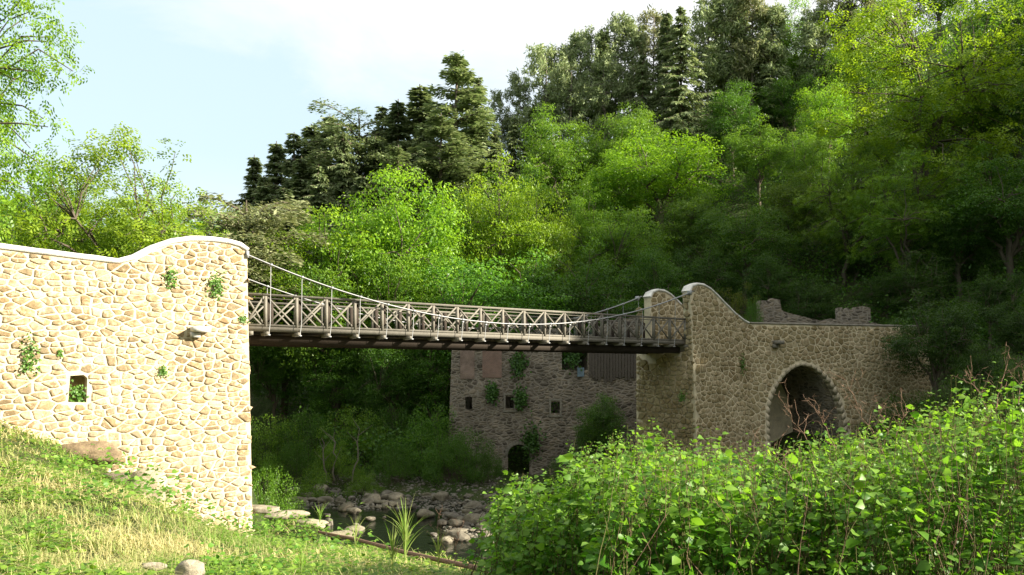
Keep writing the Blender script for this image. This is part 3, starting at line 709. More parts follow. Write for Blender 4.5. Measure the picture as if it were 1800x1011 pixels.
proto('fir1',fir(1,R=.19,nw=34),M['bark'],M['needle']); proto('fir2',fir(2,R=.25,nw=30,droop=.1,low=.08),M['bark'],M['needle'])
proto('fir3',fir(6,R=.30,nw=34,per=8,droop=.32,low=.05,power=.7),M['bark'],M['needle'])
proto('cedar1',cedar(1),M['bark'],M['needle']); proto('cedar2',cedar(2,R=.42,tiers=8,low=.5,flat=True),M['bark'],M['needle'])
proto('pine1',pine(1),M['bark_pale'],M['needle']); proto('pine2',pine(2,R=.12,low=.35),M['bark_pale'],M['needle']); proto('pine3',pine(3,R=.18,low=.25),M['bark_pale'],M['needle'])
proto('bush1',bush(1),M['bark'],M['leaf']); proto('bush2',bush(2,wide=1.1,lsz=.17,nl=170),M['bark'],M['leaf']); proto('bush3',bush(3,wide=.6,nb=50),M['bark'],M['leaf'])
def plant(key,name,loc,h,w,rz,col,label,cat,group=None,H=10,crown='crown',stem='trunk'):
    T,C,tm,lm,ref=PRO[key]
    if ref[0] is None:
        r=empty(name); t=T.build(stem,tm,r,smooth=True); c=C.build(crown,lm,r); ref[0]=r
    else:
        r=dup(ref[0]); r.name=name
    r.location=loc; r.rotation_euler=(0,0,rz); r.scale=(h/H*w,h/H*w,h/H); tag(r,label,cat,group)
    if 'group' in r.keys() and not group: del r['group']
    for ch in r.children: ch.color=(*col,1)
    return r
G0=(1,1,1); YG=(1.5,1.3,.8); BR=(1.35,1.35,.9); DK=(.5,.62,.62); VD=(.42,.5,.55); OL=(1.1,1.0,.95); BL=(.7,.85,1.3); GY=(1.2,1.25,1.15); CD=(.95,1.0,.9)  # leaf tints; DK and VD partly bake slope shade into the leaf colour
# kind, px, py of the top, distance, width factor, tint, label
TREES=[
('fir1',447,272,112,1.45,CD,'small dark fir, leftmost of the conifer row against the sky'),
('fir1',486,248,110,1.59,CD,'dark narrow fir second from the left in the skyline conifer row'),
('fir2',517,232,104,1.16,(.68,.75,.7),'dark fir third from the left in the skyline row'),
('fir1',548,218,108,1.74,CD,'dark green fir left of the flat topped cedar'),
('fir2',580,203,106,1.45,G0,'greener fir rising just left of the flat topped cedar'),
('cedar2',632,208,103,.7,CD,'flat topped cedar with bare trunk against the sky'),
('fir3',603,232,98,.85,CD,'wide drooping fir in front of the flat topped cedar'),
('fir2',672,186,106,1.09,(.68,.75,.7),'blackish narrow conifer between the flat topped cedar and the tall cedar'),
('fir1',700,174,104,1.45,(.68,.75,.7),'dark slim conifer left of the bluish pointed fir'),
('fir1',738,148,106,1.81,CD,'bluish pointed fir just left of the tallest cedar'),
('cedar1',802,93,100,.95,GY,'tall tiered cedar, highest tree of the left skyline'),
('fir3',842,134,101,.75,GY,'grey green conifer leaning on the right side of the tallest cedar'),
('cedar1',775,200,94,1.0,CD,'broad dark cedar below the tallest cedar'),
('cedar1',700,255,92,.95,CD,'shadowy cedar low in the conifer wood, behind the bright leafy tree'),
('fir3',560,290,94,1.0,CD,'dark spreading fir low at the left of the conifer wood'),
('fir2',500,330,92,1.59,(.68,.75,.7),'low dark fir behind the olive leafy tree'),
('fir1',530,275,100,1.5,CD,'dark fir in the second row, left of the flat topped cedar'),
('fir2',605,255,99,1.3,CD,'dark fir in the second row, below the flat topped cedar'),
('fir1',660,240,100,1.5,(.68,.75,.7),'dark fir in the second row, right of the flat topped cedar'),
('fir3',745,220,99,.9,CD,'spreading fir in the second row under the bluish pointed fir'),
('fir3',870,230,100,.9,CD,'spreading dark fir right below the tallest cedar'),
('fir2',465,310,104,1.4,CD,'dark fir low at the left end of the conifer row'),
('fir2',640,310,90,1.74,(.68,.75,.7),'short dark fir right behind the bright green tree'),
('cedar2',433,352,62,.62,OL,'small flat crowned pine with a pale trunk beside the left pylon'),
('pine3',880,168,108,0.72,CD,'short pine left of the lone slender pine'),
('pine1',914,132,108,0.66,CD,'lone slender pine standing clear on the skyline'),
('pine3',956,92,104,0.83,GY,'grey pine at the left edge of the pine stand'),
('pine1',985,80,106,0.83,GY,'second pine from the left in the pine stand'),
('pine2',1020,72,107,0.86,GY,'third pine from the left in the pine stand'),
('pine3',1046,64,105,0.72,GY,'bushy pine left of the dark pines'),
('pine3',1083,42,105,0.79,CD,'dark pine near the middle of the skyline pine stand'),
('pine1',1112,38,106,0.92,CD,'dark pine left of the broad big fir'),
('pine3',1148,26,106,0.83,OL,'olive pine touching the left side of the broad big fir'),
('fir3',1197,10,97,.85,GY,'big fir with wide low branches in front of the pine stand'),
('pine1',1245,0,100,0.99,GY,'grey pine with a bare trunk right of the broad big fir'),
('pine2',1285,-12,99,0.99,GY,'second bare trunked pine right of the broad big fir'),
('pine1',1322,-8,98,0.99,OL,'third bare trunked pine right of the broad big fir'),
('pine2',1357,20,97,0.99,GY,'grey pine beside the bright leafy tree at the top edge'),
('broad3',1398,-6,101,1.1,BR,'bright leafy tree between pines at the top edge'),
('pine1',1432,12,96,0.92,GY,'pine right of the bright leafy tree at the top edge'),
('pine3',1470,-25,96,0.86,OL,'brownish pine near the top, left of the yellow robinia'),
('pine2',1515,-20,95,1.06,OL,'brownish pine close behind the yellow robinia'),
('pine1',1555,-45,97,0.99,OL,'tall pine reaching out of frame behind the yellow robinia'),
('broad1',1010,215,92,1.0,G0,'mid green tree just below the left pines'),
('broad3',965,195,88,1.2,G0,'green upright tree below the lone slender pine'),
('broad1',1112,180,90,.8,G0,'small green tree under the broad big fir'),
('broad4',905,285,84,.8,DK,'dull green thin tree between the two bright trees'),
('broad4',560,362,66,1.6,YG,'olive thin leaved tree at the left of the bright tree group'),
('broad1',700,292,66,1.5,BR,'large bright green tree rising above the middle of the bridge'),
('broad2',628,345,67,1.0,BR,'bright green tree on the left shoulder of the largest one'),
('broad2',892,282,70,1.15,YG,'yellow green spreading tree right of the large bright green one'),
('broad2',960,350,68,.6,YG,'yellow green low tree at the right of the yellow green spreading tree'),
('broad2',790,330,74,.8,DK,'darker tree between the two brightest trees'),
('broad2',885,440,62,1.1,(.75,.95,1.1),'rounded bluish green willow above the bridge railing'),
('broad1',500,440,66,.9,G0,'green tree just right of the left pylon, above the railing'),
('broad2',600,450,63,.9,G0,'green tree low behind the left half of the railing'),
('broad2',750,430,64,.9,G0,'leafy tree low behind the middle of the railing'),
('broad2',1165,225,82,1.4,BR,'broad bright tree lit in the centre of the hillside'),
('broad1',1075,265,82,.8,BR,'bright tree on the left side of the broad central one'),
('broad3',1035,325,76,.7,BR,'small bright tree in front of the dark gap, middle of the slope'),
('broad2',1335,210,84,1.0,G0,'green tree with lit top below the bare pine trunks'),
('broad1',1455,135,84,.8,BR,'bright rounded tree left of the yellow robinia'),
('broad1',1420,225,80,.9,G0,'green tree below the bright rounded one'),
('robinia',1640,-20,66,1.05,(1.35,1.15,.8),'big yellow green robinia with dark limbs at the upper right'),
('robinia',1735,50,70,1.0,DK,'dark robinia behind the right side of the yellow one'),
('broad1',1790,-60,70,1.3,VD,'tall dark tree at the top right corner'),
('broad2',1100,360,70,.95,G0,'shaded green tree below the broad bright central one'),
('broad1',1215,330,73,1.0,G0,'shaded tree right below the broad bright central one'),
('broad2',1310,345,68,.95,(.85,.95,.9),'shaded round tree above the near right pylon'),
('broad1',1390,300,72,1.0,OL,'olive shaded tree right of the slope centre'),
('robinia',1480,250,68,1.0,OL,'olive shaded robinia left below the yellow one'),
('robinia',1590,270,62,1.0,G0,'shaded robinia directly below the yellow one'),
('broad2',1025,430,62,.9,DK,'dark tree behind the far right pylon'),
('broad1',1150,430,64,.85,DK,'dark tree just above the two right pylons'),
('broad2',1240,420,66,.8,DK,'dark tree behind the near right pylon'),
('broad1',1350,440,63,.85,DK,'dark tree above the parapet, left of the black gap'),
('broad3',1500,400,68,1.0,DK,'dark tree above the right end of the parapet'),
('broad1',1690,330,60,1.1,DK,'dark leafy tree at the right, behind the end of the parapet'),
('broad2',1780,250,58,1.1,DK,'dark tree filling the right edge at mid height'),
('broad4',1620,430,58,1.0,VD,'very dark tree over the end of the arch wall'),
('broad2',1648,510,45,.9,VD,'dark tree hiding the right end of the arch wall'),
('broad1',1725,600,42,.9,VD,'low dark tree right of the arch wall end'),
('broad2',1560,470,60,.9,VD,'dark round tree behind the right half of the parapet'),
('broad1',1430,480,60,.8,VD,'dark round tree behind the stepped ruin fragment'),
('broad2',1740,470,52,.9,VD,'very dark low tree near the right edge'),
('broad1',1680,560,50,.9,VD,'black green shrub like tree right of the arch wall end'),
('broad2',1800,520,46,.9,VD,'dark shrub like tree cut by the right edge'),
('broad2',480,590,64,.9,DK,'shadowed tree under the bridge, next to the left abutment'),
('broad1',590,585,62,.9,DK,'shadowed tree under the left half of the bridge'),
('broad2',690,590,60,.9,DK,'shadowed tree under the middle of the bridge'),
('broad3',765,585,60,1.2,DK,'shadowed slim tree beside the ruined mill corner'),
('broad1',1058,690,50,.8,DK,'dark small tree between the mill and the right abutment'),
('broad2',1200,478,66,.75,(1.2,1.2,.8),'brighter low tree behind the two right pylons'),
('broad2',1110,500,67,.6,(1.1,1.1,.8),'small leafy tree behind the far right pylon'),
('broad4',1055,512,66,.6,(1.3,.8,.9),'brownish small tree left of the far right pylon'),
('broad4',1292,490,60,.6,(1.2,.85,.9),'brownish small tree right of the near pylon hump'),
('fir3',905,205,101,.8,CD,'dark fir filling the slope between the cedar and the pine stand'),
('fir1',942,180,103,1.5,CD,'fir at the left foot of the pine stand'),
('fir1',1062,50,104,1.0,GY,'slender pointed fir inside the pine stand, left part'),
('fir1',1172,18,103,1.0,CD,'slender pointed fir touching the broad big fir from the left'),
('fir2',1262,-8,104,.9,GY,'pointed fir among the bare pine trunks'),
('fir1',1303,-15,103,1.1,GY,'slender fir between two bare pine trunks'),
('fir1',1345,10,98,1.1,GY,'grey slender fir left of the bright leafy tree at the top edge'),
('fir2',1490,5,95,1.0,GY,'grey fir left of the yellow robinia'),
('pine3',1000,120,101,.9,CD,'shorter pine in front of the pine stand, left'),
('pine3',1065,110,100,.9,CD,'shorter pine in front of the pine stand, middle'),
('fir3',1130,95,99,.8,CD,'dark fir left of the broad big fir'),
('airy',195,212,37,1.0,(1.45,1.2,.95),'airy locust tree with pale sprays behind the sunlit left wall'),
('airy',130,300,41,.9,(1.35,1.2,.9),'smaller airy locust left of the taller one behind the wall'),
('airy',290,325,43,.9,(1.4,1.2,.9),'low airy locust right of the taller one behind the wall'),
('broad4',350,345,60,.8,(1.3,1.1,1.2),'pale thin twiggy tree left of the small flat crowned pine'),
('broad2',395,370,66,.7,DK,'dark round tree between the twiggy tree and the pine'),
('robinia',-122,-130,30,.68,(1.3,1.25,.8),'near locust whose feathery branches hang into the upper left corner'),
('broad1',60,375,90,1.0,DK,'dull green round tree on the distant left slope'),
('broad2',20,370,84,1.0,DK,'dull green tree at the left edge above the wall'),
('broad1',110,372,80,1.0,G0,'green tree behind the left locusts'),
('broad1',240,362,76,1.0,G0,'round green tree behind the locust group, right side'),
('fir1',36,338,150,1.89,CD,'pointed fir on the distant left ridge'),
('fir2',8,345,152,1.45,CD,'dark fir at the far left edge of the ridge'),
('fir2',78,352,148,1.45,CD,'small fir right of the pointed one on the distant ridge'),
('pine3',1590,-70,112,1.01,OL,'brownish pine at the top edge above the yellow robinia'),
('broad1',1650,-90,112,1.0,G0,'green tree at the top edge behind the yellow robinia crown'),
('broad2',1720,-120,115,1.0,G0,'high green tree at the top edge, left of the corner'),
('broad1',1790,-150,110,1.0,DK,'dark tree high up in the top right corner'),
('broad2',1520,60,92,.9,G0,'green tree below the brownish pines, left of the yellow robinia'),
('broad1',1700,90,84,1.0,G0,'green tree at the right, below the dark robinia'),
('broad1',1290,140,92,.8,DK,'dark tree among the bare pine trunks'),
('broad2',1380,130,95,.9,DK,'dark tree right of the bare pine trunks'),

]
rt=random.Random(4)
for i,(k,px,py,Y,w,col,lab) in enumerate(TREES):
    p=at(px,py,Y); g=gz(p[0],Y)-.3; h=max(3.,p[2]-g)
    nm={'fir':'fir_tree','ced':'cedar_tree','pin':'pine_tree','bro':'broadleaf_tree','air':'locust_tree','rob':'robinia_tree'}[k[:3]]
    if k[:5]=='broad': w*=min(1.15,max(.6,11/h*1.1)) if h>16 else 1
    j=rt.uniform(.93,1.07)*(.72 if px>1180 and py>290 else 1); col=tuple(c*j for c in col)  # lower right-hand trees darkened: shade of the slope put into the tint
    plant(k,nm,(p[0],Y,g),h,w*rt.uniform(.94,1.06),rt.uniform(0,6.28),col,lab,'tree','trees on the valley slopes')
# undergrowth: far-bank knotweed and shrubs, each a thing of its own
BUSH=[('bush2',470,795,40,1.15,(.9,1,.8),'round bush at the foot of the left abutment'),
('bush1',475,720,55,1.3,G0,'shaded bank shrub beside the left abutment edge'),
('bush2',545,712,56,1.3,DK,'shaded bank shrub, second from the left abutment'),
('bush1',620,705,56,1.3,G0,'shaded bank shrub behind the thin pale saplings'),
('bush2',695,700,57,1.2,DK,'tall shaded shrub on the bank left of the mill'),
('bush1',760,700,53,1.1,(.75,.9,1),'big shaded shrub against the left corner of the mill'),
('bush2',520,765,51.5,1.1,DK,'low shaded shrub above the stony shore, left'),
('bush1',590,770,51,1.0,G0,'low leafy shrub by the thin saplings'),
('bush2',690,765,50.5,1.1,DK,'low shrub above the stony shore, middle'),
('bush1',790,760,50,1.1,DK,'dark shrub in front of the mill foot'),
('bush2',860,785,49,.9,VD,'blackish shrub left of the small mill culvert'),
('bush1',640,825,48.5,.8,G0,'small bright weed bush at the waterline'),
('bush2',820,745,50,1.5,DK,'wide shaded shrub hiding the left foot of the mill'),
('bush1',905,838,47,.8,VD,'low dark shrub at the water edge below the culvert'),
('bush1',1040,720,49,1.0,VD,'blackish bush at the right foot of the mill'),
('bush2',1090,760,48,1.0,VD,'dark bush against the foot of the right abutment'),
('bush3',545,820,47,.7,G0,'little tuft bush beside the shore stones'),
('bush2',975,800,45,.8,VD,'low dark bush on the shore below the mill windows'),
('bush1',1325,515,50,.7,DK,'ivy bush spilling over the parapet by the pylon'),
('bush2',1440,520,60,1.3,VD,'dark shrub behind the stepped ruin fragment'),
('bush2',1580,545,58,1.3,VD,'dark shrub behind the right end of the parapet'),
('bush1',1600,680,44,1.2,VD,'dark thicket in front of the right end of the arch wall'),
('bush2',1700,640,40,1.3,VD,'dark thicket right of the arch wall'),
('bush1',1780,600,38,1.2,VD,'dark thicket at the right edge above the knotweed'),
]
HWX={470:1.2,475:1.3,545:1.3,620:1.3,695:1.3,760:1.3,1200:1.7,1600:1.4,1700:1.6,1780:1.6,1440:1.1,1580:1.2,1325:.6,1065:1.0,1290:.9,1110:.9,975:.9}
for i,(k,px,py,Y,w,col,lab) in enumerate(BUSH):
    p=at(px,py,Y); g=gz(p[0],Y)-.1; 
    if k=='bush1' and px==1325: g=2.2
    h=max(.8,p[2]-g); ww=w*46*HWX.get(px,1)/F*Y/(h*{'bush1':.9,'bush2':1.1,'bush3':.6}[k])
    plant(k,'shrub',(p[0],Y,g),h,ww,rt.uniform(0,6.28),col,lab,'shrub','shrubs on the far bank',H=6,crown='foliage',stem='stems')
# off-slope wood: understory carpet of the far hillside, uncountable
def scatter_leaves(mb,X,Y,Z,n,spread,lsz,r):
    m=len(X); idx=np.repeat(np.arange(m),n); c=np.stack([X,Y,Z],-1)[idx]+r.normal(size=(m*n,3))*np.array([spread,spread,spread*.55])
    nn=unit(rdir(r,m*n)+np.array([0,-.3,.9])); dd=np.cross(nn,rdir(r,m*n)); quads(mb,c,dd,nn,lsz*r.uniform(.6,1.4,m*n),lsz*.6,np.clip(.35+.25*r.normal(size=m*n),0,1))
r=np.random.default_rng(5); mb=MB()
px=r.uniform(380,1850,3600); Y=52+76*r.random(3600)**1.3; X=(px-900)/F*Y; 
k=(sd(np.stack([X,Y],-1),LF)>3)&~((Y<57)&(X>-5)&(X<26)); X,Y=X[k],Y[k]; Z=ground(X,Y)+r.uniform(.3,2.6,len(X))
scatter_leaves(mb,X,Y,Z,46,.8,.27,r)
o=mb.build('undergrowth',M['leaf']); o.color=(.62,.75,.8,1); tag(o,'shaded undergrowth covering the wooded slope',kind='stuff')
# far wood on the left ridge
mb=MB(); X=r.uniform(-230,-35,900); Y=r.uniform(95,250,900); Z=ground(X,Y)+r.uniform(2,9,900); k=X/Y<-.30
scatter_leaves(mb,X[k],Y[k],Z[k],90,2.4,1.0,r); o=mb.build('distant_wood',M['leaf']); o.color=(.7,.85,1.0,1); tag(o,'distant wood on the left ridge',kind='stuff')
# wood on the valley side to the right, beyond the frame: it shades the river
mb=MB(); rr=random.Random(8)
for k in range(95):
    a=rr.uniform(33,92); Dd=rr.uniform(38,62); x=.243*a+.97*Dd; y=.97*a-.243*Dd
    if x/y<.80 and y>0: continue
    s=rr.uniform(9,12.5)/10*(.7 if a<41 else 1)
    mb.merge(PRO[rr.choice(['broad1','broad2','broad3'])][1],Matrix.Translation((x,y,gz(x,y)-.5))@Matrix.Rotation(rr.uniform(0,6),4,'Z')@Matrix.Scale(s,4))
o=mb.build('hillside_wood',M['leaf']); tag(o,'wood on the right valley side',kind='stuff')

# ------------------------------------------------------------------ knotweed thicket in the right foreground
TOPX=[860,880,905,935,960,985,1010,1040,1080,1130,1190,1250,1310,1360,1400,1460,1530,1600,1650,1700,1760,1830,1900]
TOPY=[925,880,868,850,870,830,795,800,790,772,778,778,790,795,782,765,745,730,712,700,705,690,690]
r=np.random.default_rng(21); C=MB(); T=MB()
def stem_leaves(base,tip,nleaf,Ls,lean):
    n=8; p=limb(r,base,tip,.10,n,.03); tube(T,p,np.linspace(.006,.002,n),4,.4)
    L=[];Dv=[];Nn=[];B=[];TT=[]; ts=r.normal()*.16; Ls=Ls*r.uniform(.7,1.3)
    for k in range(nleaf):
        t=1-(k/nleaf)**1.1*.78; t=min(.995,max(.1,t+r.normal()*.02)); i=t*(n-1); a=int(min(n-2,i)); q=p[a]+(p[a+1]-p[a])*(i-a)
        ang=r.uniform(0,6.28); d=np.array([math.cos(ang),math.sin(ang),r.uniform(-.35,.45)])
        q2=q+d*r.uniform(.01,.16)
        B.append(q2); Dv.append(d); Nn.append(unit(np.array([0,0,1.])+r.normal(size=3)*.6)); L.append(Ls*r.uniform(.4,1.45)*(1 if t<.93 else .5)); TT.append(np.clip(.40+ts+.16*r.normal()+.6*(t-.75),0,1))
    ovate(C,np.array(B),np.array(Dv),np.array(Nn),np.array(L),np.array(TT))
for k in range(1500):
    Y=r.uniform(7.3,12.5); px=r.uniform(872,1960); X=(px-900)/F*Y; g=gz(X,Y)
    ty=np.interp(px,TOPX,TOPY); z_top=(HZ-ty)/F*Y
    depthf=(Y-6.6)/5.9; nz_=float(fbm(np.array([[X*1.1,Y*1.1,2.0]]),2)[0])
    if nz_<-.55 and depthf<.8: continue
    z_top+=nz_*.42*(1-.35*depthf)+(r.uniform(.1,.3) if r.random()<.06 else 0)
    z_top-= (1-depthf)*r.uniform(.1,.8)*1.0 + r.exponential(.14)-.04
    if Y<8.4 and px<1050: continue
    if z_top-g<.5: z_top=g+.5
    lean=r.normal()*.35
    stem_leaves((X-lean*.9+r.normal()*.2,Y+r.normal()*.25,g),(X,Y,z_top),int(27+10*r.random()),.078,0)
# side sprays along the skyline of the thicket
for px,py in [(1022,785),(1010,800),(1035,812),(935,838),(922,852),(905,868),(958,862),(880,872),(875,888),(1120,778),(1212,770),(1355,785),(1370,790),(1545,735),(1640,722),(1690,705),(1770,680),(1720,692),(1478,752),(1440,770)]:
    Y=r.uniform(9.5,11); p=at(px,py,Y); stem_leaves((p[0]+r.normal()*.15,Y,p[2]-1.1),tuple(p),13,.105,0)
DS=MB()
for k in range(230):
    Y=r.uniform(7.2,11.5); px=r.uniform(1080,1900); X=(px-900)/F*Y; g=gz(X,Y); zt=(HZ-np.interp(px,TOPX,TOPY))/F*Y+r.uniform(-.4,-.02); l=r.normal()*.3
    p=limb(r,(X-l,Y,g),(X+l*.3,Y-.1,zt),.03,7,.05); tube(DS,p,np.linspace(.0055,.0015,7),4)
    for j in range(3): i=int(r.integers(3,7)); tube(DS,[p[i],p[i]+np.array([r.normal()*.12,r.normal()*.1,r.uniform(.02,.2)])],[.002,.0008],3)

o=C.build('knotweed_thicket',M['knot']); tag(o,'bright green knotweed thicket filling the right foreground',kind='stuff')
T.build('stems',M['knotstem'],o); DS.build('dry_stalks',M['dead'],o)
# dry stems sticking out of it
def dead(px0,py0,px1,py1,Y,nbr,label,rad=.011,seed=0):
    rr_=np.random.default_rng(seed); mb=MB(); a=at(px0,py0,Y); b=at(px1,py1,Y+.15)
    loc=tuple(a); p=limb(rr_,a-a,b-a,.04,9,.05); tube(mb,p,np.linspace(rad,rad*.45,9),5)
    for k in range(nbr):
        t=rr_.uniform(.3,.97); i=int(t*8); q=p[i]; L=rr_.uniform(.08,.40); d=unit(np.array([rr_.normal()*.7,rr_.normal()*.5,abs(rr_.normal())+.35])); e=q+d*L
        pp=limb(rr_,q,e,.06,5,.08); tube(mb,pp,np.linspace(rad*.55,rad*.22,5),4)
        for j in range(4):
            q2=pp[int(rr_.integers(2,5))]; tube(mb,[q2,q2+rr_.normal(size=3)*.045],[rad*.5,rad*.15],3)
    o=mb.build('dry_stem',M['dead'],loc=None); o.location=loc; tag(o,label,'dry stem','dry stems above the knotweed'); return o
DEAD=[(1430,800,1380,708,'leftmost long dry stem crossing the arch opening'),(1470,790,1435,722,'dry branching stem in the middle of the arch opening'),(1540,770,1478,660,'tall dry stem leaning left beside the arch'),(1560,765,1540,712,'dry forked stem right of the arch'),(1575,770,1595,715,'dry stem leaning right near the arch wall end'),
(1735,720,1700,655,'dry twiggy stem left in the group at the right edge'),(1750,720,1770,645,'tallest dry twiggy stem at the right edge'),(1790,710,1800,650,'dry stem cut by the right edge'),(1710,890,1722,750,'thick bundle of dry stems inside the thicket, right'),
(1700,880,1740,740,'dry stem leaning right inside the thicket'),(1400,850,1345,790,'dry stem leaning left within the thicket below the arch'),(1330,870,1322,800,'upright dry stem in the thicket left of the arch')]
for i,(a,b,c_,d_,lab) in enumerate(DEAD): dead(a,b,c_,d_,8.2+.15*(i%6) if b>820 else 9.8+.25*(i%5),9,lab,rad=.0065,seed=i)

# ------------------------------------------------------------------ wall plants
def tuft(px,py,size,label,lm='ivy',n=160,hang=.8,u_=None,dep=.0):
    r=np.random.default_rng(int(px)); u=ul(px) if px<900 else ur(px); z=(HZ-py)/F*front(u,1)[0][1]; p,nn=front(u,z,dep); t=D if u<28 else E
    mb=MB(); a=r.normal(size=(n,3))*.38*size; pos=t*a[:,:1]*.8+nn*(np.abs(a[:,1:2])*.6+.03)+np.array([0,0,1])*(a[:,2:3]*hang*1.2)
    d=t*r.normal(size=(n,1))+np.array([0,0,-.6])+nn*.5; ovate(mb,pos,d,nn+r.normal(size=(n,3))*.4,np.full(n,.075)*r.uniform(.6,1.3,n),r.random(n),.40)
    o=mb.build('wall_plant',M[lm],loc=None); o.location=tuple(p); o.color=(1.2,1.2,1,1); tag(o,label,'plant'); return o
tuft(301,486,.30,'small green tuft on the left wall just below the humped coping',n=110,hang=1.2)
tuft(380,503,.42,'larger green tuft on the left wall near its bridge end',n=200,hang=1.3)
tuft(50,628,.42,'hanging green plant low at the left edge of the sunlit wall',n=190,hang=1.8)
tuft(284,652,.22,'sparse green sprig in the middle of the sunlit wall',n=60)
tuft(136,692,.42,'leafy plant growing in the small square opening of the left wall',n=230,dep=.2)
tuft(425,560,.2,'thin tuft at the corner of the left wall by the deck',n=50)
tuft(105,620,.12,'tiny tuft right of the hanging plant on the sunlit wall',n=24)
tuft(1300,643,.35,'dark tuft on the right abutment left of the arch',n=110,hang=1.6)
tuft(1190,698,.4,'dark tuft on the abutment face below the deck',n=130)
for px,py,s,lab in((912,640,.55,'ivy trailing beside the brick pillar on the mill'),(865,690,.4,'ivy patch left of the second mill window'),(915,700,.45,'ivy patch between the two right mill windows'),(935,775,.7,'dark bush growing over the small mill culvert'),(1008,620,.6,'foliage filling the large mill opening')):
    r=np.random.default_rng(px); n=340; mb=MB(); a=r.normal(size=(n,3))*np.array([s*.45,.12,s*.75]); a[:,1]=-np.abs(a[:,1]); p=at(px,py,BY-.05)
    ovate(mb,a,rdir(r,n)+np.array([0,0,-.5]),rdir(r,n)*.6+np.array([0,-1,.4]),np.full(n,.17),r.random(n)); o=mb.build('ivy_patch',M['ivy'],loc=None); o.location=tuple(p); o.color=(.8,.85,.9,1); tag(o,lab,'ivy')

# ------------------------------------------------------------------ boulders
import bmesh
def rock_mesh(seed,sub=3,amp=.28,name='boulder'):
    bm=bmesh.new(); bmesh.ops.create_icosphere(bm,subdivisions=sub,radius=1); r=np.random.default_rng(seed)
    co=np.array([v.co[:] for v in bm.verts]); n=fbm(co*1.1+seed*7.3,3); 
    for k in range(7):     # cut facets
        d=rdir(r,1)[0]; h=r.uniform(.62,.88); dd=co@d; co=co-np.where(dd>h,dd-h,0)[:,None]*d*.85
    co=co*(1+amp*n)[:,None]*np.array([1,.8,.62]); 
    for v,c in zip(bm.verts,co): v.co=c
    me=bpy.data.meshes.new(name); bm.to_mesh(me); bm.free()
    me.polygons.foreach_set('use_smooth',np.ones(len(me.polygons),bool)); me.materials.append(M['rock']); return me
RM=[rock_mesh(i) for i in range(7)]
def rock(loc,s,label,i,col=(1,1,1),group=None,rz=0,name='boulder',sc=(1,1,1),cat='boulder'):
    o=bpy.data.objects.new(name,RM[i%7]); COL.objects.link(o); o.location=loc; o.scale=(s*sc[0],s*sc[1],s*sc[2]); o.rotation_euler=(0,0,rz); o.color=(*col,1); tag(o,label,cat,group); return o
rr=random.Random(12)
def wz(px,py,z=-7.1): Y=-z*F/(py-HZ); return ((px-900)/F*Y,Y,z)
NB=[(345,0,0),]
for px,py,w,lab,ci in[(835,909,46,'large rounded grey boulder at the right end of the stony bar',1.15),(857,941,32,'rounded pale boulder standing in the dark water, right',1.0),(785,946,26,'small flat pale stone alone in the water',1.1),
 (557,858,40,'pale boulder at the left end of the far shore',1.25),(606,888,30,'pale stone beside the pool, left',.95),(623,893,30,'bluish wet stone at the pool edge',.8),(657,872,32,'tan pointed boulder on the shore, centre left',1.1),(693,868,36,'tan angular boulder at the shore centre',1.05),
 (748,900,36,'pale boulder right of the reed plant',1.1),(775,870,34,'flat pale boulder on the upper bar',1.05),(540,868,26,'grey stone left of the pale shore boulder',1.1),(850,961,14,'small white stone in the dark water, lowest right',1.5),(651,907,18,'low stone in the middle of the pool',1.1),(800,915,30,'grey boulder left of the largest one',1.0)]:
    x,y,z=wz(px,py+6); s=w/2/F*y*1.05; rock((x,y,z+.04),s,lab,px,(ci,ci*.96,ci*.86),rz=rr.uniform(0,6),sc=(1.05,1,.85))
k=0
while k<285:
    px=rr.uniform(505,905); py=rr.uniform(852,950)
    if py<852+(px<600)*0+max(0,(px-840)*.2): continue
    pool=(590<px<775 and 893<py<948) or (py>955-(px-760)*0) or (py>925 and px<780) or (px<640 and py>892)
    if pool and rr.random()<.93: continue
    x,y,z=wz(px,py); s=min(.5,(.07+rr.expovariate(1/.14)))
    c=rr.uniform(.65,1.2); rock((x,y,z-.04+rr.uniform(-.05,.05)),s,'greyish river stone lying on the stony bar under the bridge',rr.randrange(7),(c*.85,c*.82,c*rr.uniform(.68,.82)),'river stones',rr.uniform(0,6),name='river_stone',cat='stone',sc=(rr.uniform(.9,1.5),rr.uniform(.7,1.2),rr.uniform(.55,1))); k+=1
mb=MB(); r=np.random.default_rng(9); bm=bmesh.new(); bmesh.ops.create_icosphere(bm,subdivisions=1,radius=1); iv=np.array([v.co[:] for v in bm.verts]); bm.verts.index_update(); fi=np.array([[v.index for v in f.verts] for f in bm.faces]); bm.free()
n=5200; px=r.uniform(500,930,n); Y=r.uniform(35.5,53,n); X=(px-900)/F*Y; py=HZ+7.1*F/Y
k=~((px>590)&(px<775)&(py>893)&(py<950))&~((py>925)&(px<780))&~((px<640)&(py>892)); X,Y=X[k],Y[k]; n=len(X)
Z=np.maximum(ground(X,Y),-7.2)+r.uniform(-.02,.03,n); sz=(.03+r.exponential(.035,n))[:,None,None]
V=iv[None]*sz*r.uniform(.6,1.3,(n,1,3))*np.array([1,1,.6])*(1+.25*r.normal(size=(n,len(iv),1)))+np.stack([X,Y,Z],-1)[:,None]
mb.add(V.reshape(-1,3),(fi[None]+(np.arange(n)*len(iv))[:,None,None]).reshape(-1,3)); o=mb.build('gravel',M['rock'],smooth=True); tag(o,'small gravel between the river stones',kind='stuff')
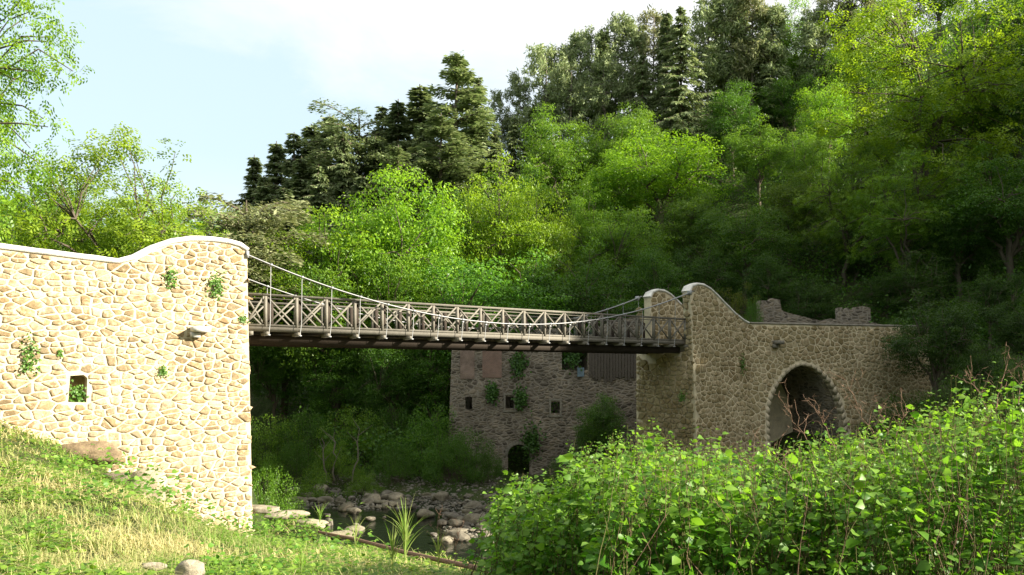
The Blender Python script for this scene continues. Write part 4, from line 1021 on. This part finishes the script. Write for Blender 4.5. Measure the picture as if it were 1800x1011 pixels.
# pale saplings on the far shore
for (a,b,c_,d_,lab) in((573,845,565,770,'thin pale sapling left of the pair on the far shore'),(588,845,588,760,'thin pale sapling in the middle of the far shore group'),(619,848,632,755,'thin pale sapling leaning right above the shore stones')):
    r=np.random.default_rng(a); Y=50; p=at(a,b,Y); q=at(c_,d_,Y); mb=MB(); pp=limb(r,p-p,q-p,.03,8,.05); tube(mb,pp,np.linspace(.06,.02,8),6)
    for j in range(4): i=int(r.integers(3,8)); tube(mb,[pp[i],pp[i]+np.array([r.normal()*.5,r.normal()*.3,.7])],[.02,.006],4)
    o=mb.build('sapling',M['bark_pale'],loc=None); o.location=tuple(p); tag(o,lab,'sapling')
# outcrop under the left wall
def P3(px,py,Y): return tuple(at(px,py,Y))
for px,py,Y,s,sc,i,lab,col in[(158,798,24.7,1.0,(1.15,.6,.7),2,'brown flat rock slab at the foot of the sunlit wall',(1.25,1.0,.72)),(245,868,23.0,.95,(.9,.6,1.3),4,'pale jagged rock outcrop below the sunlit wall',(1.9,1.7,1.4)),(290,915,23.8,.65,(.7,.6,1.4),5,'small pale rock low beside the wall corner',(1.9,1.7,1.4)),
   (205,842,22.8,.4,(1.2,.8,.7),1,'weathered rock in the weeds under the brown slab',(1,.9,.75)),(338,1003,9.2,.17,(1,.8,1.3),3,'pale stone at the bottom edge in the grass',(1.9,1.8,1.6)),(268,995,9.5,.12,(1.2,.8,.8),0,'flat pale stone left of the one at the bottom edge',(1.9,1.8,1.6)),
   (462,896,28.9,.55,(1.5,.9,.5),3,'pale ledge stone just right of the left abutment',(1.5,1.42,1.25)),(503,906,26.6,.5,(1.5,.9,.55),6,'flat pale ledge stone, second from the abutment',(1.4,1.32,1.15)),
   (548,922,24.0,.4,(1.5,1,.6),5,'mossy ledge stone on the bank edge under the first reed',(1.5,1.45,1.15)),(600,940,20.8,.30,(1.4,1,.6),2,'weathered ledge stone behind the reed tufts',(1.3,1.25,1.0)),(735,980,15.6,.18,(1.4,.8,.7),0,'small ledge stone under the lying pole',(1.2,1.15,1.0))]:
    rock(P3(px,py,Y),s,lab,i,col,sc=sc,rz=rr.uniform(-.4,.4),name='rock',cat='rock')
mb=MB(); a=at(560,935,21.5); b=at(715,972,15.8); c_=at(880,1008,12.4); 
a[2]=max(a[2],gz(a[0],a[1])+.05)
pts=[a,(a+b)/2+np.array([0,0,.03]),b,(b+c_)/2,c_]; tube(mb,[p-a for p in pts],[.035,.04,.045,.045,.05],7)
o=mb.build('wooden_pole',M['dead'],smooth=True); o.location=tuple(a); tag(o,'long brown pole lying along the edge of the grassy bank','pole')

# ------------------------------------------------------------------ bank grass
r=np.random.default_rng(33)
def bank_pts(n,y0=5.5,y1=30,pxa=-120,pxb=900):
    px=r.uniform(pxa,pxb,n); u=r.random(n); Y=1/((1/y0)*(1-u)+(1/y1)*u); X=(px-900)/F*Y; P=np.stack([X,Y],-1)
    dn=-sd(P,LN); wl=(P-O0[:2])@NR[:2]
    k=(dn>.0)&((wl>.1)|(P@D[:2]>O0[:2]@D[:2]+.1)); X,Y=X[k],Y[k]; return X,Y,ground(X,Y)
def blades(mb,X,Y,Z,L,Wd,tint,lean=.5):
    n=len(X); b=np.stack([X,Y,Z-.02],-1); a=r.uniform(0,6.28,n); d=np.stack([np.cos(a),np.sin(a),a*0],-1); s=np.stack([-np.sin(a),np.cos(a),a*0],-1)
    le=(lean*r.random(n)+.1)[:,None]; L=L[:,None]; Wd=Wd[:,None]
    m1=b+np.array([0,0,1])*L*.5+d*L*.18*le*2; m2=b+np.array([0,0,1])*L*.85*(1-.3*le)+d*L*.5*le*1.6; t=b+np.array([0,0,1])*L*(1-.5*le)+d*L*le*1.5
    V=np.stack([b-s*Wd/2,b+s*Wd/2,m1-s*Wd*.45,m1+s*Wd*.45,m2-s*Wd*.3,m2+s*Wd*.3,t],1); B=(np.arange(n)*7)[:,None]
    mb.add(V.reshape(-1,3),np.concatenate([B+np.array([[0,1,3,2]]),B+np.array([[2,3,5,4]])]),np.repeat(tint,7))
    mb.L.append((B+np.array([[4,5,6]])).ravel().astype(np.int32)+mb.n-n*7); mb.N.append(np.full(n,3,np.int32)); mb.M.append(np.zeros(n,np.int32))
mb=MB(); X,Y,Z=bank_pts(70000); n=len(X)
pt=fbm(np.stack([X*.55,Y*.55,X*0],-1),3); tint=np.clip(.36+.65*pt+.28*r.normal(size=n),0,1)
pt2=fbm(np.stack([X*2.1,Y*2.1,X*0+4],-1),2); lie=r.random(n)<.35
blades(mb,X,Y,Z,np.clip(r.uniform(.05,.2,n)*(1+.9*pt2),.03,.5),(.004+.0009*Y)*r.uniform(.5,1.6,n),tint,1.3)
blades(mb,X[lie],Y[lie],Z[lie]+.03,r.uniform(.1,.35,lie.sum()),.003+.0006*Y[lie],np.clip(tint[lie]+.3,0,1),2.6)
o=mb.build('bank_grass',M['grass']); tag(o,'sunlit dry and green grass on the near river bank',kind='stuff')
mb=MB(); X,Y,Z=bank_pts(17000); k=fbm(np.stack([X*.6+9,Y*.6,X*0],-1),3)>-.15; X,Y,Z=X[k],Y[k],Z[k]; n=len(X); q=4
c=np.repeat(np.stack([X,Y,Z+.05],-1),q,0)+r.normal(size=(n*q,3))*np.array([.06,.06,.05])+np.array([0,0,.06]); a=r.uniform(0,6.28,n*q)
ovate(mb,c,np.stack([np.cos(a),np.sin(a),.3+0*a],-1),np.array([0,-.1,1.])+r.normal(size=(n*q,3))*.3,r.uniform(.035,.11,n*q),np.clip(.5+.3*r.normal(size=n*q),0,1))
o=mb.build('bank_weeds',M['knot']); o.color=(1.1,1,.9,1); tag(o,'broad leaved weeds among the bank grass',kind='stuff')
# dense weeds by the outcrop
def clump(px,py,Y,n,sp,lsz,label,lm='knot',col=(1,1,1),h=.5):
    p=at(px,py,Y); g=gz(p[0],p[1]); mb=MB(); c=np.abs(r.normal(size=(n,3)))*np.array([1,1,1])*np.sign(r.normal(size=(n,3))); c=c*np.array([sp,sp*.7,h*.5]); c[:,2]=np.abs(c[:,2])+.02; a=r.uniform(0,6.28,n)
    c[:,2]+=0
    ovate(mb,c,np.stack([np.cos(a),np.sin(a),.1+0*a],-1),np.array([0,-.3,1.])+r.normal(size=(n,3))*.4,lsz*r.uniform(.5,1.3,n),np.clip(.45+.25*r.normal(size=n),0,1))
    o=mb.build('weed_clump',M[lm],loc=None); o.location=(p[0],p[1],min(g,p[2])if 0 else g); o.color=(*col,1); tag(o,label,kind='stuff'); return o
clump(205,880,19,420,.75,.13,'green nettle clump below the pale outcrop',h=.7)
clump(300,940,20,380,.7,.13,'bright weed clump at the foot of the wall corner',h=.8)
clump(150,900,15,260,.55,.10,'weeds on the slope below the brown rock slab',h=.35)
clump(60,940,11,220,.45,.08,'low leafy weeds in the grass at the left',h=.25)
clump(400,985,11,260,.5,.08,'leafy weeds in the grass near the bottom edge',h=.28,col=(.8,.95,.8))
clump(560,985,12.5,260,.55,.08,'leafy weeds in front of the bank edge',h=.28)
clump(255,905,21,300,.6,.12,'nettles between the slope and the pale rock',h=.7,col=(.8,.95,.8))
clump(500,925,22.5,360,.8,.12,'weeds growing over the pale ledge stones',h=.45)
clump(580,950,18.5,260,.55,.11,'weeds between the first two reeds',h=.35)
clump(120,815,21.5,260,.7,.12,'weeds in front of the brown rock slab',h=.35,col=(1,1,.9))
clump(90,790,19.5,120,.35,.12,'small weed clump left of the brown rock slab',h=.4)
clump(470,915,24.5,420,.8,.13,'weed clump right of the left abutment foot',h=.7)
clump(545,930,20,200,.5,.11,'low weeds on the bank edge before the river',h=.4)
clump(830,1000,12.5,300,.45,.09,'dark green weeds below the lying pole',h=.25,col=(.8,.9,.9))
def reed(px,py,Y,h,n,label,seed):
    rr_=np.random.default_rng(seed); p=at(px,py,Y); mb=MB(); V=[];
    for k in range(n):
        a=rr_.uniform(0,6.28); le=rr_.uniform(.15,.75); L=h*rr_.uniform(.6,1.1); d=np.array([math.cos(a),math.sin(a)*.6,0]); st=np.array([0,0,h*rr_.uniform(0,.55)])
        t=np.linspace(0,1,6)[:,None]; q=st+d*L*le*t**1.3+np.array([0,0,1])*L*(t*(1-le*.55*t)); s=unit(np.cross(d,[0,0,1.])+rr_.normal(size=3)*.3); w=np.array([.5,1,.9,.7,.4,.03])[:,None]*.008*h/.7
        VV=np.stack([q-s*w,q+s*w],1).reshape(-1,3); mb.add(VV,np.array([[2*i,2*i+1,2*i+3,2*i+2] for i in range(5)]),np.clip(.35+.2*rr_.normal(),0,1))
    o=mb.build('reed_clump',M['grass'],loc=None); o.location=(p[0],p[1],p[2]); o.color=(.95,1.05,.9,1); tag(o,label,'reeds'); return o
reed(712,985,13.5,.85,34,'tallest spiky reed on the bank edge, centre',1)
reed(625,962,17,.7,18,'spiky reed left of the tallest one',2)
reed(562,925,21,.6,22,'spiky reed tuft nearest the left abutment',3)
reed(770,1000,12,.5,22,'short spiky tuft right of the tallest reed',4)
reed(530,1010,8.6,.35,30,'spiky grass tuft at the bottom edge, centre left',5)
reed(690,1005,11,.6,30,'dense spiky tuft in front of the tallest reed',6)
reed(50,1000,8.5,.35,26,'spiky grass tuft in the lower left corner',7)
dead(790,985,765,925,12.6,12,'reddish dry twigs behind the lying pole',.006,seed=40); dead(800,990,805,935,12.8,12,'reddish dry twigs right of the other twigs by the pole',.006,seed=41)

# ------------------------------------------------------------------ light, sky, camera
EL=math.radians(25); sh=np.array([.97,-.243]); sdir=Vector((sh[0]*math.cos(EL),sh[1]*math.cos(EL),math.sin(EL)))
L=bpy.data.lights.new('sun','SUN'); L.energy=5; L.angle=math.radians(.5); L.color=(1,.93,.80)
lo=bpy.data.objects.new('sun',L); COL.objects.link(lo); lo.rotation_euler=sdir.to_track_quat('Z','Y').to_euler(); lo.location=(20,-10,30)
wd=bpy.data.worlds.new('World'); S.world=wd; wd.use_nodes=True; nt=wd.node_tree; nt.nodes.clear()
out=N(nt,'ShaderNodeOutputWorld'); bg=N(nt,'ShaderNodeBackground'); lk(nt,bg.outputs[0],out.inputs[0])
sky=N(nt,'ShaderNodeTexSky',sky_type='NISHITA'); sky.sun_disc=False; sky.sun_elevation=EL; sky.sun_rotation=math.atan2(sh[0],sh[1]); sky.air_density=1.2; sky.dust_density=1.5; sky.ozone_density=1.5
tc=N(nt,'ShaderNodeTexCoord'); sx=N(nt,'ShaderNodeSeparateXYZ'); lk(nt,tc.outputs['Generated'],sx.inputs[0])
def mth(op,a,b=None,cl=False):
    n=N(nt,'ShaderNodeMath',operation=op,use_clamp=cl)
    for i,v in enumerate((a,b)):
        if v is None: continue
        if hasattr(v,'is_output'): lk(nt,v,n.inputs[i])
        else: n.inputs[i].default_value=v
    return n.outputs[0]
mp=N(nt,'ShaderNodeMapping'); mp.inputs['Scale'].default_value=(1.6,1.6,4); lk(nt,tc.outputs['Generated'],mp.inputs[0])
nz=noise(nt,1.8,7,.6,mp.outputs[0],.4)
f=mth('ADD',mth('SUBTRACT',sx.outputs[2],.245),mth('MULTIPLY',sx.outputs[0],.34)); f=mth('ADD',f,mth('MULTIPLY',mth('SUBTRACT',nz,.5),.30))
c1=mth('MULTIPLY',f,9,True)
# thin low cloud near the horizon
lowc=mth('MULTIPLY',mth('SUBTRACT',.25,sx.outputs[2]),6,True); lowc=mth('MULTIPLY',lowc,mth('MULTIPLY',mth('SUBTRACT',nz,.38),5,True))
cl=mth('MAXIMUM',c1,lowc)
m1=mixc(nt,cl,mixc(nt,.78,sky.outputs[0],(3.7,4.55,5.0)),(4.8,4.9,5.0))
lk(nt,m1,bg.inputs[0]); bg.inputs[1].default_value=.072
cam=bpy.data.cameras.new('camera'); cam.sensor_width=36; cam.lens=F/1800*36; cam.shift_y=(HZ-505.5)/1800; cam.clip_end=5000; cam.clip_start=.05
co=bpy.data.objects.new('camera',cam); COL.objects.link(co); co.rotation_euler=(math.pi/2,0,0); S.camera=co
vs=S.view_settings; vs.view_transform='Standard'; vs.look='None'; vs.exposure=1.68; vs.gamma=1; vs.use_curve_mapping=False
S.cycles.max_bounces=8; S.cycles.transparent_max_bounces=4; S.cycles.use_denoising=True
try: S.cycles.denoiser='OPENIMAGEDENOISE'
except Exception: pass
